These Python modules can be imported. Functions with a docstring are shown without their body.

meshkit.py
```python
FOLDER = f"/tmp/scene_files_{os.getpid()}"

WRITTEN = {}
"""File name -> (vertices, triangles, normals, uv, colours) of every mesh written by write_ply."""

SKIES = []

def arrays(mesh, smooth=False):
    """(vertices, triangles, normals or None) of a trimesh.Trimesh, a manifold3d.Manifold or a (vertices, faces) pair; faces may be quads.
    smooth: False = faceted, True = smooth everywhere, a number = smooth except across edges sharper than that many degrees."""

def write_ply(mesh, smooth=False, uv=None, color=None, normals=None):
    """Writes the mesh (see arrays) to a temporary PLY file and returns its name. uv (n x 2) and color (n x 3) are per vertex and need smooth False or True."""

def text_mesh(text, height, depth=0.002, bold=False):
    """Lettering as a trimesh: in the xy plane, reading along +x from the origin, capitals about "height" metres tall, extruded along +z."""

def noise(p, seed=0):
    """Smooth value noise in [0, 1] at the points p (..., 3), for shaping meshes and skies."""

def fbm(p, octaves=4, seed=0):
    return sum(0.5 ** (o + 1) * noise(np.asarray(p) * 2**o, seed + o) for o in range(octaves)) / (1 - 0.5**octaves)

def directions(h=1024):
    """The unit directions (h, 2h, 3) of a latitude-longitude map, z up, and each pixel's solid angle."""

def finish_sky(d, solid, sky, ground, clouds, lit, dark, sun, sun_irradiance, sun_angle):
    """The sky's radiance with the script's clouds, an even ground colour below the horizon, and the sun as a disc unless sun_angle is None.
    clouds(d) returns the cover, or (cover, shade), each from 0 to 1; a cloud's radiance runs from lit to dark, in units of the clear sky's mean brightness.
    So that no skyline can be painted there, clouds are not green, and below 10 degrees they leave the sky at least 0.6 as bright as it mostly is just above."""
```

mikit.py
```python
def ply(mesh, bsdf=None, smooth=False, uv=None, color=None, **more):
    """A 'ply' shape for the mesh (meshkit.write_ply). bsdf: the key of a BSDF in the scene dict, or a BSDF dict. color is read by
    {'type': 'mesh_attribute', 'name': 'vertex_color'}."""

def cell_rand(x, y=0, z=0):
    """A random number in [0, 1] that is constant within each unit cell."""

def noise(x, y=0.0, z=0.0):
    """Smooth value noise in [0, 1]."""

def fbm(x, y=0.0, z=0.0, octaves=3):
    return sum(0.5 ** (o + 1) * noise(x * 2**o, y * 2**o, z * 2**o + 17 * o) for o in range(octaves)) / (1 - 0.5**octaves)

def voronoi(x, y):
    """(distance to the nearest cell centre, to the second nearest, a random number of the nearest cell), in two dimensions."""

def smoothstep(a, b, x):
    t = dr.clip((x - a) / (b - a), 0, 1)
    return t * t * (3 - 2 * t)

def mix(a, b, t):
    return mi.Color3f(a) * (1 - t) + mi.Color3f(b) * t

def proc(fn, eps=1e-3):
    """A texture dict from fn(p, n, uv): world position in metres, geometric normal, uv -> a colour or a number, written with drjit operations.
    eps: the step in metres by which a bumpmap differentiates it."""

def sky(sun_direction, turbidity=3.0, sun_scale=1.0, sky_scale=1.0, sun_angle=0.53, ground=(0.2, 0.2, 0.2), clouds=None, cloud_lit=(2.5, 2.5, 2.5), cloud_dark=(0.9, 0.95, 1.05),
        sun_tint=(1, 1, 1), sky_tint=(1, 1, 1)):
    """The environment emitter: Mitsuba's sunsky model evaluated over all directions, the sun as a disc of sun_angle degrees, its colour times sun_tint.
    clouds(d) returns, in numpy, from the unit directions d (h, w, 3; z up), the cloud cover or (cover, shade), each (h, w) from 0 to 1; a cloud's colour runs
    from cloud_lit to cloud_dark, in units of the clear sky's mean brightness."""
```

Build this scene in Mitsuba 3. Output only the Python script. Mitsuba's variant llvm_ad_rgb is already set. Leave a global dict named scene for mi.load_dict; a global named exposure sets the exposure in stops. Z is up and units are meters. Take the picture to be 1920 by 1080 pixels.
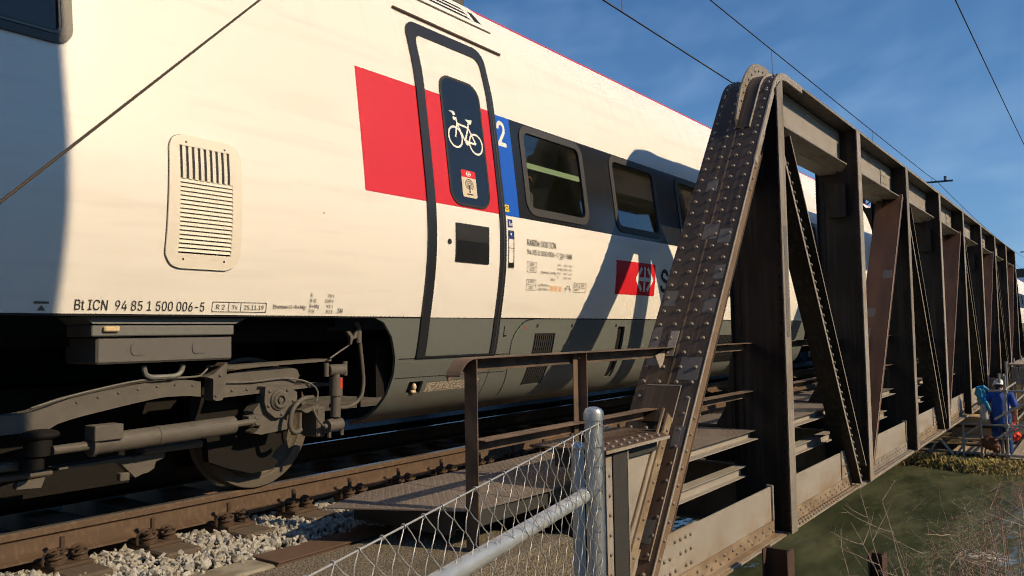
import math, random
import numpy as np, trimesh, mitsuba as mi, drjit as dr
import mikit, meshkit
from shapely import affinity
from shapely.geometry import Polygon, box as sbox, LineString, Point, MultiPolygon
from shapely.ops import unary_union
from scipy.interpolate import PchipInterpolator
from scipy.spatial import ConvexHull
from trimesh.transformations import rotation_matrix
from mikit import proc, noise, fbm, voronoi, smoothstep, mix

# World: x runs along the track over the bridge, y away from the viewer towards the train, z up; rail top is z = 0.
T = mi.ScalarTransform4f
scene, labels = {}, {}
random.seed(7)
R = np.random.default_rng(11)

# ------------------------------------------------------------------ camera, sky, exposure
YAW, PITCH, ROLL, FPX, EYE = math.radians(36.309), math.radians(3.212), math.radians(.944), 1516.2, 1.094
Fw = np.array([math.cos(YAW) * math.cos(PITCH), math.sin(YAW) * math.cos(PITCH), math.sin(PITCH)])
r0 = np.cross(Fw, [0, 0, 1]); r0 /= np.linalg.norm(r0)
u0 = np.cross(r0, Fw)
UP = u0 * math.cos(ROLL) + r0 * math.sin(ROLL)
scene['camera'] = {'type': 'perspective', 'fov': math.degrees(2 * math.atan(960 / FPX)), 'fov_axis': 'x', 'near_clip': .05, 'far_clip': 30000.,
                   'to_world': T().look_at(origin=[0, 0, EYE], target=[float(v) for v in np.array([0, 0, EYE]) + Fw], up=[float(v) for v in UP])}

def clouds(d):
    q = d @ np.array([[2.2, 1.5, 3.], [-1.6, 3., 5.], [2., -4., 9.]])
    n = meshkit.fbm(q * 2.4 + meshkit.fbm(d * 5, 3, 5)[..., None] * 1.6, 6, 3)
    m = meshkit.fbm(d * 2.2, 3, 9)
    c = np.clip((n - .40) * 2.6, 0, 1) * np.clip((m - .22) * 2.5, 0, 1)
    low = np.exp(-np.clip(d[..., 2], 0, 1) / .20) * .44
    return np.clip(c * .30 + low, 0, .8)

scene['sky'] = mikit.sky((.245, -1., .63), turbidity=3, sun_scale=1.0, sky_scale=.78, clouds=clouds, cloud_lit=(1.9, 3.0, 4.2), sun_tint=(1, .962, .885), sky_tint=(.52, .93, 1.36), ground=(.07, .065, .05))
exposure = 1.65

# ------------------------------------------------------------------ materials
def rgb(*c): return {'type': 'rgb', 'value': list(c)}
def pr(name, base, rough=.5, metal=0., spec=.5, **k):
    b = {'type': 'principled', 'base_color': base if isinstance(base, dict) else rgb(*base), 'roughness': rough, 'metallic': metal, 'specular': spec, **k}
    scene[name] = {'type': 'twosided', 'bsdf': b}
def bump(name, fn, scale, eps=2e-3):
    b = scene[name]['bsdf']
    scene[name]['bsdf'] = {'type': 'bumpmap', 'arbitrary': {**proc(fn, eps)}, 'scale': scale, 'bsdf': b}

def f_white(p, n, uv):
    s = fbm(p.x * .8, p.z * 9, 3.1, 3)                     # road film wiped along the body
    g = smoothstep(.52, .80, s) * .11 + smoothstep(.60, .74, fbm(p.x * 1.6, p.z * 16, 7.7, 4)) * smoothstep(3.6, 2.4, dr.abs(p.x - 2.0) + .3) * .10
    drip = smoothstep(.62, .85, noise(p.x * 26, p.z * .8)) * smoothstep(3.0, 4.1, p.z) * .11
    low = smoothstep(1.7, 1.2, p.z) * .10
    return mix((.80, .78, .735), (.45, .41, .35), dr.minimum(g + drip + low, .5))
pr('m_white', proc(f_white), .34)
def f_skirt(p, n, uv):
    return mix((.128, .142, .134), (.110, .100, .083), smoothstep(.35, .75, fbm(p.x * 2, p.z * 5, 1.7, 3)) * smoothstep(.95, .4, p.z) * .8)
pr('m_skirt', proc(f_skirt), .42)
pr('m_band', (.014, .015, .017), .22)
pr('m_frame', (.016, .018, .024), .35)
pr('m_rubber', (.040, .040, .040), .5)
pr('m_red', (.62, .018, .03), .35)
pr('m_blue', (.008, .10, .56), .35)
pr('m_navy', (.012, .02, .04), .16)
pr('m_black', (.012, .012, .012), .5)
pr('m_ink', (.03, .026, .024), .6)
pr('m_ink2', (.11, .10, .09), .6)
pr('m_orange', (.75, .38, .10), .5)
pr('m_yellow', (.75, .6, .04), .5)
pr('m_cream', (.62, .55, .42), .5)
pr('m_print', (.8, .78, .74), .5)
pr('m_blind', (.40, .50, .32), .5)
pr('m_inside', (.60, .60, .50), .8)
pr('m_seat', (.11, .12, .12), .8)
pr('m_skin', (.50, .26, .15), .55)
scene['m_pane'] = {'type': 'thindielectric', 'int_ior': 1.5, 'specular_transmittance': rgb(.66, .67, .60)}
def f_bogie(p, n, uv):
    return mix((.120, .110, .096), (.076, .070, .062), fbm(p.x * 9, p.y * 9, p.z * 9, 3))
pr('m_bogie', proc(f_bogie), .62, spec=.35)
pr('m_boxgrey', (.10, .097, .094), .55)
pr('m_greybar', (.135, .14, .138), .5)
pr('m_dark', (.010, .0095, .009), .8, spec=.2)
pr('m_warn', (.5, .05, .02), .5)
pr('m_lamp', (.62, .48, .28), .4)
pr('m_tyre', (.095, .082, .066), .5, spec=.35)

def f_steel(p, n, uv):
    a = fbm(p.x * 1.6, p.y * 3, p.z * 1.1, 4)
    b = smoothstep(.55, .75, fbm(p.x * 7 + 3, p.y * 9, p.z * 2.2, 3))
    drip = smoothstep(.60, .80, noise(p.x * 22, p.y * 22, p.z * .9))
    c = mix((.195, .178, .155), (.27, .25, .222), smoothstep(.3, .7, a))
    return mix(c, (.13, .08, .045), dr.minimum(b * .35 + drip * .2, .6))
pr('m_steel', proc(f_steel), .6, spec=.35)
def f_steel2(p, n, uv):
    a = fbm(p.x * 2.3, p.y * 3, p.z * 2.1, 4)
    b = smoothstep(.50, .80, fbm(p.x * 1.1 + 9, p.y * 2, p.z * 5, 4))
    rust = smoothstep(-.62, -1.08, p.z) * smoothstep(.3, .7, fbm(p.x * 4, 5.5, p.z * 3, 3))
    return mix(mix((.245, .228, .205), (.33, .312, .29), a), (.22, .155, .09), dr.minimum(b * .5 + rust * .6, .8))
pr('m_steel_light', proc(f_steel2), .6, spec=.35)
def f_deep(p, n, uv):
    a = smoothstep(.3, .7, fbm(p.y * 5, p.z * .8, p.x * .8, 4))
    low = smoothstep(1.0, -.2, p.z)
    t = smoothstep(.52, .82, noise(p.y * 38, p.z * 1.3, p.x)) * .55
    w = smoothstep(.60, .66, fbm(p.y * 7, p.z * 3.5, 4.4, 4)) * .22
    c = mix(mix((.044, .036, .030), (.066, .052, .042), a), (.115, .070, .049), low * (.35 + .65 * a))
    return mix(mix(c, (.15, .105, .075), t * .6), (.14, .13, .122), w)
pr('m_endpost', proc(f_deep), .55, spec=.4)
def f_brown(p, n, uv):
    a = smoothstep(.3, .75, fbm(p.y * 6, p.z * 1.2, p.x * 1.2, 4))
    return mix((.135, .070, .048), (.085, .050, .039), a)
pr('m_rustface', proc(f_brown), .6, spec=.35)
pr('m_rivet', (.19, .165, .14), .45, spec=.5)
pr('m_patch', (.125, .122, .120), .6)
def f_rail(p, n, uv):
    a = fbm(p.x * 5, p.y * 30, p.z * 30, 4)
    s = smoothstep(.55, .8, noise(p.x * 60, p.z * 25))
    return mix(mix((.115, .076, .051), (.078, .052, .036), a), (.16, .105, .07), s * .4)
pr('m_rail', proc(f_rail), .62, spec=.35)
pr('m_railtop', (.35, .34, .33), .25, metal=.8)
def f_iron(p, n, uv):
    return mix((.095, .060, .038), (.05, .035, .027), fbm(p.x * 40, p.y * 40, p.z * 40, 3))
pr('m_iron', proc(f_iron), .65, spec=.35)
def f_timber(p, n, uv):
    g = fbm(p.x * 60, p.y * 4, p.z * 60, 3)
    return mix(mix((.07, .055, .041), (.115, .088, .062), g), (.20, .095, .036), smoothstep(4.75, 5.0, p.y) * smoothstep(.2, .6, fbm(p.x * 6, p.y * 6, 0, 3)))
pr('m_timber', proc(f_timber), .8)
def f_plate(p, n, uv):
    a = fbm(p.x * 4, p.y * 4, 2., 4)
    return mix((.15, .125, .11), (.22, .19, .17), a)
pr('m_plate', proc(f_plate), .5, metal=.25)
def f_conc(p, n, uv):
    d1, d2, c = voronoi(p.x * 85 + p.z * 40, p.y * 85 + p.z * 60)
    a = fbm(p.x * 2.5, p.y * 2.5, p.z * 2.5, 4)
    g = smoothstep(.55, .2, d1) * (.35 + .65 * c)
    base = mix((.062, .054, .043), (.33, .29, .225), g)
    moss = smoothstep(.52, .75, fbm(p.x * 3 + 7, p.y * 3, p.z * 3, 4))
    return mix(base, (.06, .055, .038), dr.minimum(moss * .6 + (1 - a) * .2, .8))
pr('m_concrete', proc(f_conc), .9, spec=.2)
bump('m_concrete', lambda p, n, uv: voronoi(p.x * 85 + p.z * 40, p.y * 85 + p.z * 60)[0] * -1, .004)
def f_kerb(p, n, uv):
    a = fbm(p.x * 5, p.y * 9, p.z * 9, 4)
    return mix((.27, .25, .20), (.16, .14, .105), smoothstep(.35, .7, a))
pr('m_kerb', proc(f_kerb), .85, spec=.25)
def f_plank(p, n, uv):
    return mix((.125, .078, .056), (.09, .062, .047), fbm(p.x * 5, p.y * 12, 0, 4))
pr('m_plank', proc(f_plank), .7, spec=.3)
for i, c in enumerate([(.41, .40, .365), (.31, .305, .285), (.34, .31, .26), (.17, .165, .155)]): pr('m_stone%d' % i, c, .9, spec=.2)
pr('m_galv', proc(lambda p, n, uv: mix((.36, .41, .45), (.56, .62, .67), fbm(p.x * 20, p.y * 20, p.z * 9, 3))), .42, metal=.55)
pr('m_wire', (.46, .48, .49), .4, metal=.45)
pr('m_cable', (.035, .035, .04), .6)
pr('m_stay', (.06, .048, .04), .6, spec=.2)
pr('m_mastblue', (.06, .10, .15), .5)
pr('m_tube', (.40, .40, .39), .4, metal=.5)
pr('m_tubelight', (.55, .54, .5), .4, metal=.3)
pr('m_tan', proc(lambda p, n, uv: mix((.42, .33, .21), (.28, .21, .13), fbm(p.x * 3, p.y * 30, p.z * 9, 3))), .8)
pr('m_greywood', proc(lambda p, n, uv: mix((.33, .29, .24), (.18, .155, .125), fbm(p.x * 2, p.y * 26, p.z * 20, 3))), .85)
pr('m_shirt', proc(lambda p, n, uv: mix((.012, .06, .33), (.02, .09, .45), fbm(p.x * 6, p.y * 6, p.z * 3, 3))), .8)
pr('m_trousers', proc(lambda p, n, uv: mix((.012, .045, .19), (.05, .12, .33), smoothstep(.45, .75, fbm(p.x * 9, p.y * 9, p.z * 5, 3)))), .85)
pr('m_helmet', (.8, .8, .78), .3)
pr('m_hair', (.03, .022, .018), .7)
pr('m_shoe', (.03, .03, .03), .7)
pr('m_cyan', (.01, .26, .52), .55)
pr('m_clearbag', (.42, .42, .40), .3)
pr('m_redbag', (.80, .05, .02), .6)
pr('m_leather', proc(lambda p, n, uv: mix((.16, .055, .025), (.09, .035, .02), fbm(p.x * 9, p.y * 9, p.z * 9, 3))), .6)
pr('m_pile', proc(lambda p, n, uv: mix((.085, .05, .038), (.05, .034, .028), fbm(p.x * 8, p.y * 8, p.z * 4, 3))), .7, spec=.3)
for i, c in enumerate([(.30, .25, .20), (.38, .33, .27), (.27, .18, .15)]): pr('m_twig%d' % i, c, .8)
pr('m_grass0', (.36, .33, .10), .8); pr('m_grass1', (.33, .26, .13), .8)
def f_ground(p, n, uv):
    a = fbm(p.x * 2, p.y * 2, p.z * 2, 5)
    b = smoothstep(.4, .7, fbm(p.x * .7 + 4, p.y * .7, 3., 3))
    return mix(mix((.060, .046, .033), (.13, .105, .075), a), (.06, .063, .03), b * .6)
pr('m_ground', proc(f_ground), .95, spec=.15)
bump('m_ground', lambda p, n, uv: fbm(p.x * 14, p.y * 14, p.z * 14, 4), .06, 5e-3)
def f_bed(p, n, uv):
    d1, d2, c = voronoi(p.x * 26, p.y * 26)
    return mix((.05, .045, .04), (.26, .24, .2), smoothstep(.55, .25, d1) * (.3 + .7 * c))
pr('m_bed', proc(f_bed), .95, spec=.15)
bump('m_bed', lambda p, n, uv: voronoi(p.x * 26, p.y * 26)[0] * -1, .03, 4e-3)
def f_water(p, n, uv):
    foam = smoothstep(.80, .9, fbm(p.x * 1.3, p.y * 5, 0, 5)) * .5
    r = dr.sqrt(dr.square(p.x - 13.9) + dr.square((p.y - 1.62) * 1.2))
    boil = smoothstep(.55, .12, r) * smoothstep(.40, .62, fbm(p.x * 15, p.y * 9, 1., 3))
    c = mix((.042, .054, .032), (.092, .106, .066), smoothstep(.25, .75, fbm(p.x * .6, p.y * 1.6, 0, 4)))
    return mix(c, (.6, .62, .58), dr.minimum(foam + boil, .9))
pr('m_water', proc(f_water), .09, spec=.34)
bump('m_water', lambda p, n, uv: fbm(p.x * 1.3, p.y * 2.6, 0, 3) + .2 * fbm(p.x * 5, p.y * 9, 2., 3), .06, 1.5e-2)
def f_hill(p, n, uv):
    return mix((.10, .17, .28), (.62, .68, .76), smoothstep(380, 470, p.z + 120 * (fbm(p.x * .004, p.y * .004, p.z * .01, 4) - .5)))  # haze of distance painted as blue in the ridge colour
pr('m_hill_haze', proc(f_hill), 1., spec=0.)

# ------------------------------------------------------------------ mesh helpers
def cat(*ms):
    out = []
    for m in ms: out += m if isinstance(m, list) else [m]
    return trimesh.util.concatenate(out)
def bx(x0, x1, y0, y1, z0, z1):
    m = trimesh.creation.box((x1 - x0, y1 - y0, z1 - z0)); m.apply_translation(((x0 + x1) / 2, (y0 + y1) / 2, (z0 + z1) / 2)); return m
def rbx(x0, x1, y0, y1, z0, z1, r=.01):
    """a box with chamfered edges"""
    a, b = np.array([x0, y0, z0]), np.array([x1, y1, z1])
    P = []
    for k in range(3):
        e = np.full(3, r); e[k] = 0
        P += [[(a[i] + e[i]) if s[i] == 0 else (b[i] - e[i]) for i in range(3)] for s in np.ndindex(2, 2, 2)]
    return trimesh.convex.convex_hull(np.array(P))
def frame(d, up=(0, 0, 1)):
    d = np.asarray(d, float); d = d / np.linalg.norm(d)
    s = np.cross(d, up)
    if np.linalg.norm(s) < 1e-6: s = np.cross(d, (1, 0, 0))
    s /= np.linalg.norm(s)
    return d, s, np.cross(s, d)
def bar(p, q, w, h, up=(0, 0, 1)):
    """a straight bar from p to q, w wide across, h high along up"""
    p, q = np.asarray(p, float), np.asarray(q, float)
    d, s, u = frame(q - p, up)
    m = trimesh.creation.box((np.linalg.norm(q - p), w, h)); M = np.eye(4)
    M[:3, 0], M[:3, 1], M[:3, 2], M[:3, 3] = d, -s, u, (p + q) / 2
    m.apply_transform(M); return m
def tube(pts, r, n=10, closed=False):
    p = np.asarray(pts, float); r = np.broadcast_to(np.asarray(r, float), (len(p),))
    t = np.gradient(p, axis=0); t /= np.linalg.norm(t, axis=1, keepdims=True) + 1e-12
    a = np.cross(t[0], [0, 0, 1.] if abs(t[0, 2]) < .9 else [1., 0, 0]); a /= np.linalg.norm(a)
    V, ang = [], np.arange(n) * 2 * np.pi / n
    for i in range(len(p)):
        a = a - t[i] * (a @ t[i]); a /= np.linalg.norm(a) + 1e-12
        b = np.cross(t[i], a)
        V.append(p[i] + r[i] * (np.cos(ang)[:, None] * a + np.sin(ang)[:, None] * b))
    V = np.vstack(V + [p[:1], p[-1:]]); F = []
    for i in range(len(p) - 1):
        for j in range(n):
            k = (j + 1) % n
            F += [[i * n + j, i * n + k, (i + 1) * n + k], [i * n + j, (i + 1) * n + k, (i + 1) * n + j]]
    e = len(p) * n
    for j in range(n):
        k = (j + 1) % n
        F += [[e, k, j], [e + 1, e - n + j, e - n + k]]
    return trimesh.Trimesh(V, F, process=False)
def curve(pts, n=24):
    p = np.asarray(pts, float); t = np.r_[0, np.cumsum(np.linalg.norm(np.diff(p, axis=0), axis=1))]
    return PchipInterpolator(t, p)(np.linspace(0, t[-1], n))
def cyl(p, q, r, n=20): return tube([p, q], r, n)
def lathe(prof, p, axis, n=32):
    """revolve (radius, along) pairs about the axis through p"""
    m = trimesh.creation.revolve(np.asarray(prof, float), sections=n)
    d, s, u = frame(axis); M = np.eye(4); M[:3, 0], M[:3, 1], M[:3, 2], M[:3, 3] = s, u, -d * -1, p
    if np.linalg.det(M[:3, :3]) < 0: M[:3, 0] *= -1
    m.apply_transform(M); return m
def extY(pts, y0, y1):
    """an outline in the xz plane as a solid between two y"""
    g = pts if hasattr(pts, 'exterior') or hasattr(pts, 'geoms') else Polygon(pts).buffer(0)
    out = []
    for q in getattr(g, 'geoms', [g]):
        m = trimesh.creation.extrude_polygon(q, y1 - y0, engine='earcut')
        v = m.vertices.copy(); m.vertices = np.c_[v[:, 0], y1 - v[:, 2], v[:, 1]]
        out.append(m)
    m = cat(*out)
    if m.volume < 0: m.invert()
    return m
def extX(pts, x0, x1):
    m = trimesh.creation.extrude_polygon(Polygon(pts).buffer(0), x1 - x0, engine='earcut')
    v = m.vertices.copy(); m.vertices = np.c_[x0 + v[:, 2], v[:, 0], v[:, 1]]
    return m
def extZ(pts, z0, z1):
    m = trimesh.creation.extrude_polygon(Polygon(pts).buffer(0), z1 - z0, engine='earcut'); m.apply_translation((0, 0, z0)); return m
def blob(c, r, n=2, seed=0, amp=.0, f=3.):
    m = trimesh.creation.icosphere(subdivisions=n); v = m.vertices.copy()
    if amp: v *= 1 + amp * (meshkit.noise(v * f + 31 * seed, seed)[:, None] - .5) * 2
    m.vertices = v * np.asarray(r) + np.asarray(c); return m
def domes(P, nrm, r=.019, h=.8):
    """rivet heads: flattened half balls at the points, standing off along the normal"""
    d, s, u = frame(nrm, (0, 0, 1) if abs(nrm[2]) < .9 else (1, 0, 0))
    k = 8; ang = np.arange(k) * 2 * np.pi / k
    V = np.vstack([r * (math.cos(e) * (np.cos(ang)[:, None] * s + np.sin(ang)[:, None] * u) + h * math.sin(e) * d) for e in (0, .55, 1.05)] + [h * r * d[None]])
    F = []
    for i in range(2):
        for j in range(k): q = (j + 1) % k; F += [[i * k + j, i * k + q, i * k + k + q], [i * k + j, i * k + k + q, i * k + k + j]]
    for j in range(k): F.append([2 * k + j, 2 * k + (j + 1) % k, 3 * k])
    F = np.array(F); P = np.asarray(P, float).reshape(-1, 3)
    a, b, c = V[F[0]]
    if np.cross(b - a, c - a) @ (a + b + c) < 0: F = F[:, ::-1]
    return trimesh.Trimesh((P[:, None] + V).reshape(-1, 3), (F[None] + np.arange(len(P))[:, None, None] * len(V)).reshape(-1, 3), process=False)
def put(key, mesh, mat, smooth=False, label=None, category=None, group=None, kind=None):
    k, i = key, 0
    while k in scene: i += 1; k = '%s_%03d' % (key, i)
    scene[k] = mesh if isinstance(mesh, dict) else mikit.ply(mesh, mat, smooth)
    tag(k, label, category, group, kind)
    return k
def tag(k, label=None, category=None, group=None, kind=None):
    e = {a: b for a, b in (('label', label), ('category', category), ('group', group), ('kind', kind)) if b}
    if e: labels[k] = {**labels.get(k, {}), **e}

# ------------------------------------------------------------------ the train's side: y as a function of z
PROF = np.array([(5.10, .36), (4.95, .41), (4.83, .49), (4.74, .60), (4.665, .75), (4.60, .91), (4.535, 1.23), (4.478, 1.56), (4.454, 1.78), (4.449, 1.95), (4.452, 2.1), (4.466, 2.27),
                 (4.494, 2.53), (4.545, 2.95), (4.592, 3.3), (4.64, 3.5), (4.70, 3.72), (4.77, 3.92), (4.86, 4.10), (4.98, 4.28), (5.12, 4.415), (5.3, 4.52), (5.55, 4.59), (5.865, 4.62)])
YZ = PchipInterpolator(PROF[:, 1], PROF[:, 0]); DYZ = YZ.derivative()
MIDY = 5.865
ZB = np.r_[np.arange(.36, 4.2, .07), np.linspace(4.2, 4.62, 25)]
def wrap(poly, off=0., rim=0., mat='m_white', mirror=False):
    """an (x, z) outline laid on the train's side, off metres proud of it; rim > 0 adds walls of that depth round its edges"""
    if not hasattr(poly, 'bounds'): poly = Polygon(poly)
    poly = poly.buffer(0); V, F = [], []; n = 0
    x0, z0, x1, z1 = poly.bounds
    for a, b in zip(ZB[:-1], ZB[1:]):
        if b <= z0 or a >= z1: continue
        g = poly.intersection(sbox(x0 - 1, a, x1 + 1, b))
        for q in getattr(g, 'geoms', [g]):
            if q.geom_type != 'Polygon' or q.area < 1e-9: continue
            v, f = trimesh.creation.triangulate_polygon(q, engine='earcut')
            for t in f:
                A = np.cross(v[t[1]] - v[t[0]], v[t[2]] - v[t[0]])
                if abs(A) > 1e-12: F.append((t if A > 0 else t[::-1]) + n)
            V.append(v); n += len(v)
    V = np.vstack(V); F = np.array(F)
    z = np.clip(V[:, 1], .36, 4.62)
    d = DYZ(z); N = np.c_[0 * d, -np.ones_like(d), np.clip(d, -9, 9)]; N /= np.linalg.norm(N, axis=1, keepdims=True)
    P = np.c_[V[:, 0], YZ(z), V[:, 1]] + N * off
    if rim:
        for q in getattr(poly, 'geoms', [poly]):
            for ring in [q.exterior, *q.interiors]:
                s = np.array(ring.segmentize(.06).coords); cw = ring.is_ccw
                zz = np.clip(s[:, 1], .36, 4.62); dd = DYZ(zz); nn = np.c_[0 * dd, -np.ones_like(dd), dd]; nn /= np.linalg.norm(nn, axis=1, keepdims=True)
                b0 = np.c_[s[:, 0], YZ(zz), s[:, 1]]
                tn = np.gradient(s, axis=0); wn = np.c_[tn[:, 1], 0 * tn[:, 0], -tn[:, 0]]; wn /= np.linalg.norm(wn, axis=1, keepdims=True) + 1e-9
                if ring is not q.exterior: wn = wn if cw else wn
                k = len(s); m = len(P)
                P = np.vstack([P, b0 + nn * off, b0 + nn * (off - rim)]); N = np.vstack([N, wn, wn])
                i = np.arange(k - 1)
                F = np.vstack([F, m + np.c_[i, i + k, i + 1], m + np.c_[i + 1, i + k, i + k + 1]])
    if mirror: P[:, 1] = 2 * MIDY - P[:, 1]; N[:, 1] *= -1; F = F[:, ::-1]
    return {'type': 'ply', 'filename': meshkit.write_ply((P, F), False, normals=N), 'face_normals': False, 'bsdf': {'type': 'ref', 'id': mat}}
def rr(x0, z0, x1, z1, r): return sbox(x0 + r, z0 + r, x1 - r, z1 - r).buffer(r, quad_segs=6)
def ring(x0, z0, x1, z1, r, w): return rr(x0, z0, x1, z1, r).difference(rr(x0 + w, z0 + w, x1 - w, z1 - w, max(r - w, .01)))
def line(pts, w): return LineString(pts).buffer(w / 2, cap_style='flat')
def words(s, x, z, h, w=None, bold=False, off=.004):
    """lettering laid on the train's side: starts at x, stands on z, capitals h tall, squeezed to the width w"""
    m = meshkit.text_mesh(s, h, .001, bold); v = m.vertices.copy()
    if w: v[:, 0] = (v[:, 0] - v[:, 0].min()) * w / np.ptp(v[:, 0])
    zz = z + v[:, 1]
    m.vertices = np.c_[x + v[:, 0], YZ(zz) - off - v[:, 2], zz]
    return m

# ------------------------------------------------------------------ ground, river, hills
def sheet(xs, ys, zf):
    X, Y = np.meshgrid(xs, ys, indexing='ij'); Z = zf(X, Y); n, m = X.shape
    V = np.c_[X.ravel(), Y.ravel(), Z.ravel()]; i, j = np.meshgrid(np.arange(n - 1), np.arange(m - 1), indexing='ij'); a = (i * m + j).ravel()
    return trimesh.Trimesh(V, np.vstack([np.c_[a, a + m, a + m + 1], np.c_[a, a + m + 1, a + 1]]), process=False)
def sst(a, b, x): t = np.clip((x - a) / (b - a), 0, 1); return t * t * (3 - 2 * t)
WATER = -2.32
def groundz(X, Y):
    edge = 4.1 + .5 * np.sin(Y * .31)
    z = -.52 - 2.6 * sst(0, 5.2, X - edge)                                # the near bank
    far = -3.1 + .95 * sst(20.7, 22.2, X - .12 * (3 - Y) - .35 * np.sin(Y * 1.9)) + 1.7 * sst(24, 44, X) + .6 * sst(44, 60, X)
    z = np.where(X > 14, far, z)
    # the track's formation behind the abutment wall and past the bridge
    bed = sst(3.95, 4.25, Y) * (1 - sst(4.3, 4.45, X))
    z = z * (1 - bed) + (-.36) * bed
    bed2 = sst(2.5, 4.0, Y) * sst(42, 43, X)
    z = z * (1 - bed2) - .3 * bed2
    return z + 1.0 * sst(8.7, 10.5, Y) * (1 - sst(4.2, 6.5, X)) * (1 - bed) + .10 * (meshkit.fbm(np.stack([X * .9, Y * .9, 0 * X], -1), 4) - .5) * (1 - bed)
xs = np.unique(np.r_[np.linspace(-200, -12, 24), np.linspace(-12, 30, 190), np.linspace(30, 70, 60), np.linspace(70, 900, 40)])
ys = np.unique(np.r_[np.linspace(-600, -30, 30), np.linspace(-30, 14, 160), np.linspace(14, 600, 40)])
put('ground', sheet(xs, ys, groundz), 'm_ground', True, 'brown earth river bank with patchy grass', kind='structure')
put('river', sheet(np.linspace(4, 24, 12), np.linspace(-300, 300, 60), lambda X, Y: 0 * X + WATER), 'm_water', False, 'green rippling river under the bridge', kind='structure')
put('track_bed', bx(-200, 4.62, 4.18, 8.2, -.60, -.335), 'm_bed', False, 'bed of stone ballast under the track', kind='structure')
put('track_bed', bx(42.2, 400, 4.0, 8.4, -.9, -.335), 'm_bed', False, 'ballast bed beyond the bridge', kind='structure')
def ridge():
    a = np.radians(np.linspace(-40, 70, 180)); rows = []
    for k, (d, f) in enumerate([(5200, .0), (5900, .45), (6900, 1.), (8200, .3), (9000, 0)]):
        h = 440 + 160 * (meshkit.fbm(np.stack([a * 9, 0 * a + k, 0 * a], -1), 5, 4) - .5) * 2 - 110 * np.abs(np.sin(a * 6))
        rows.append(np.c_[d * np.cos(a), d * np.sin(a), h * f - 20])
    n = len(a); V = np.vstack(rows); F = []
    for k in range(4):
        for i in range(n - 1): q = k * n + i; F += [[q, q + n, q + n + 1], [q, q + n + 1, q + 1]]
    return trimesh.Trimesh(V, np.array(F)[:, ::-1], process=False)
put('mountain_ridge', ridge(), 'm_hill_haze', True, 'far mountain ridge with painted blue haze and snow on its crest', kind='structure')

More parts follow.
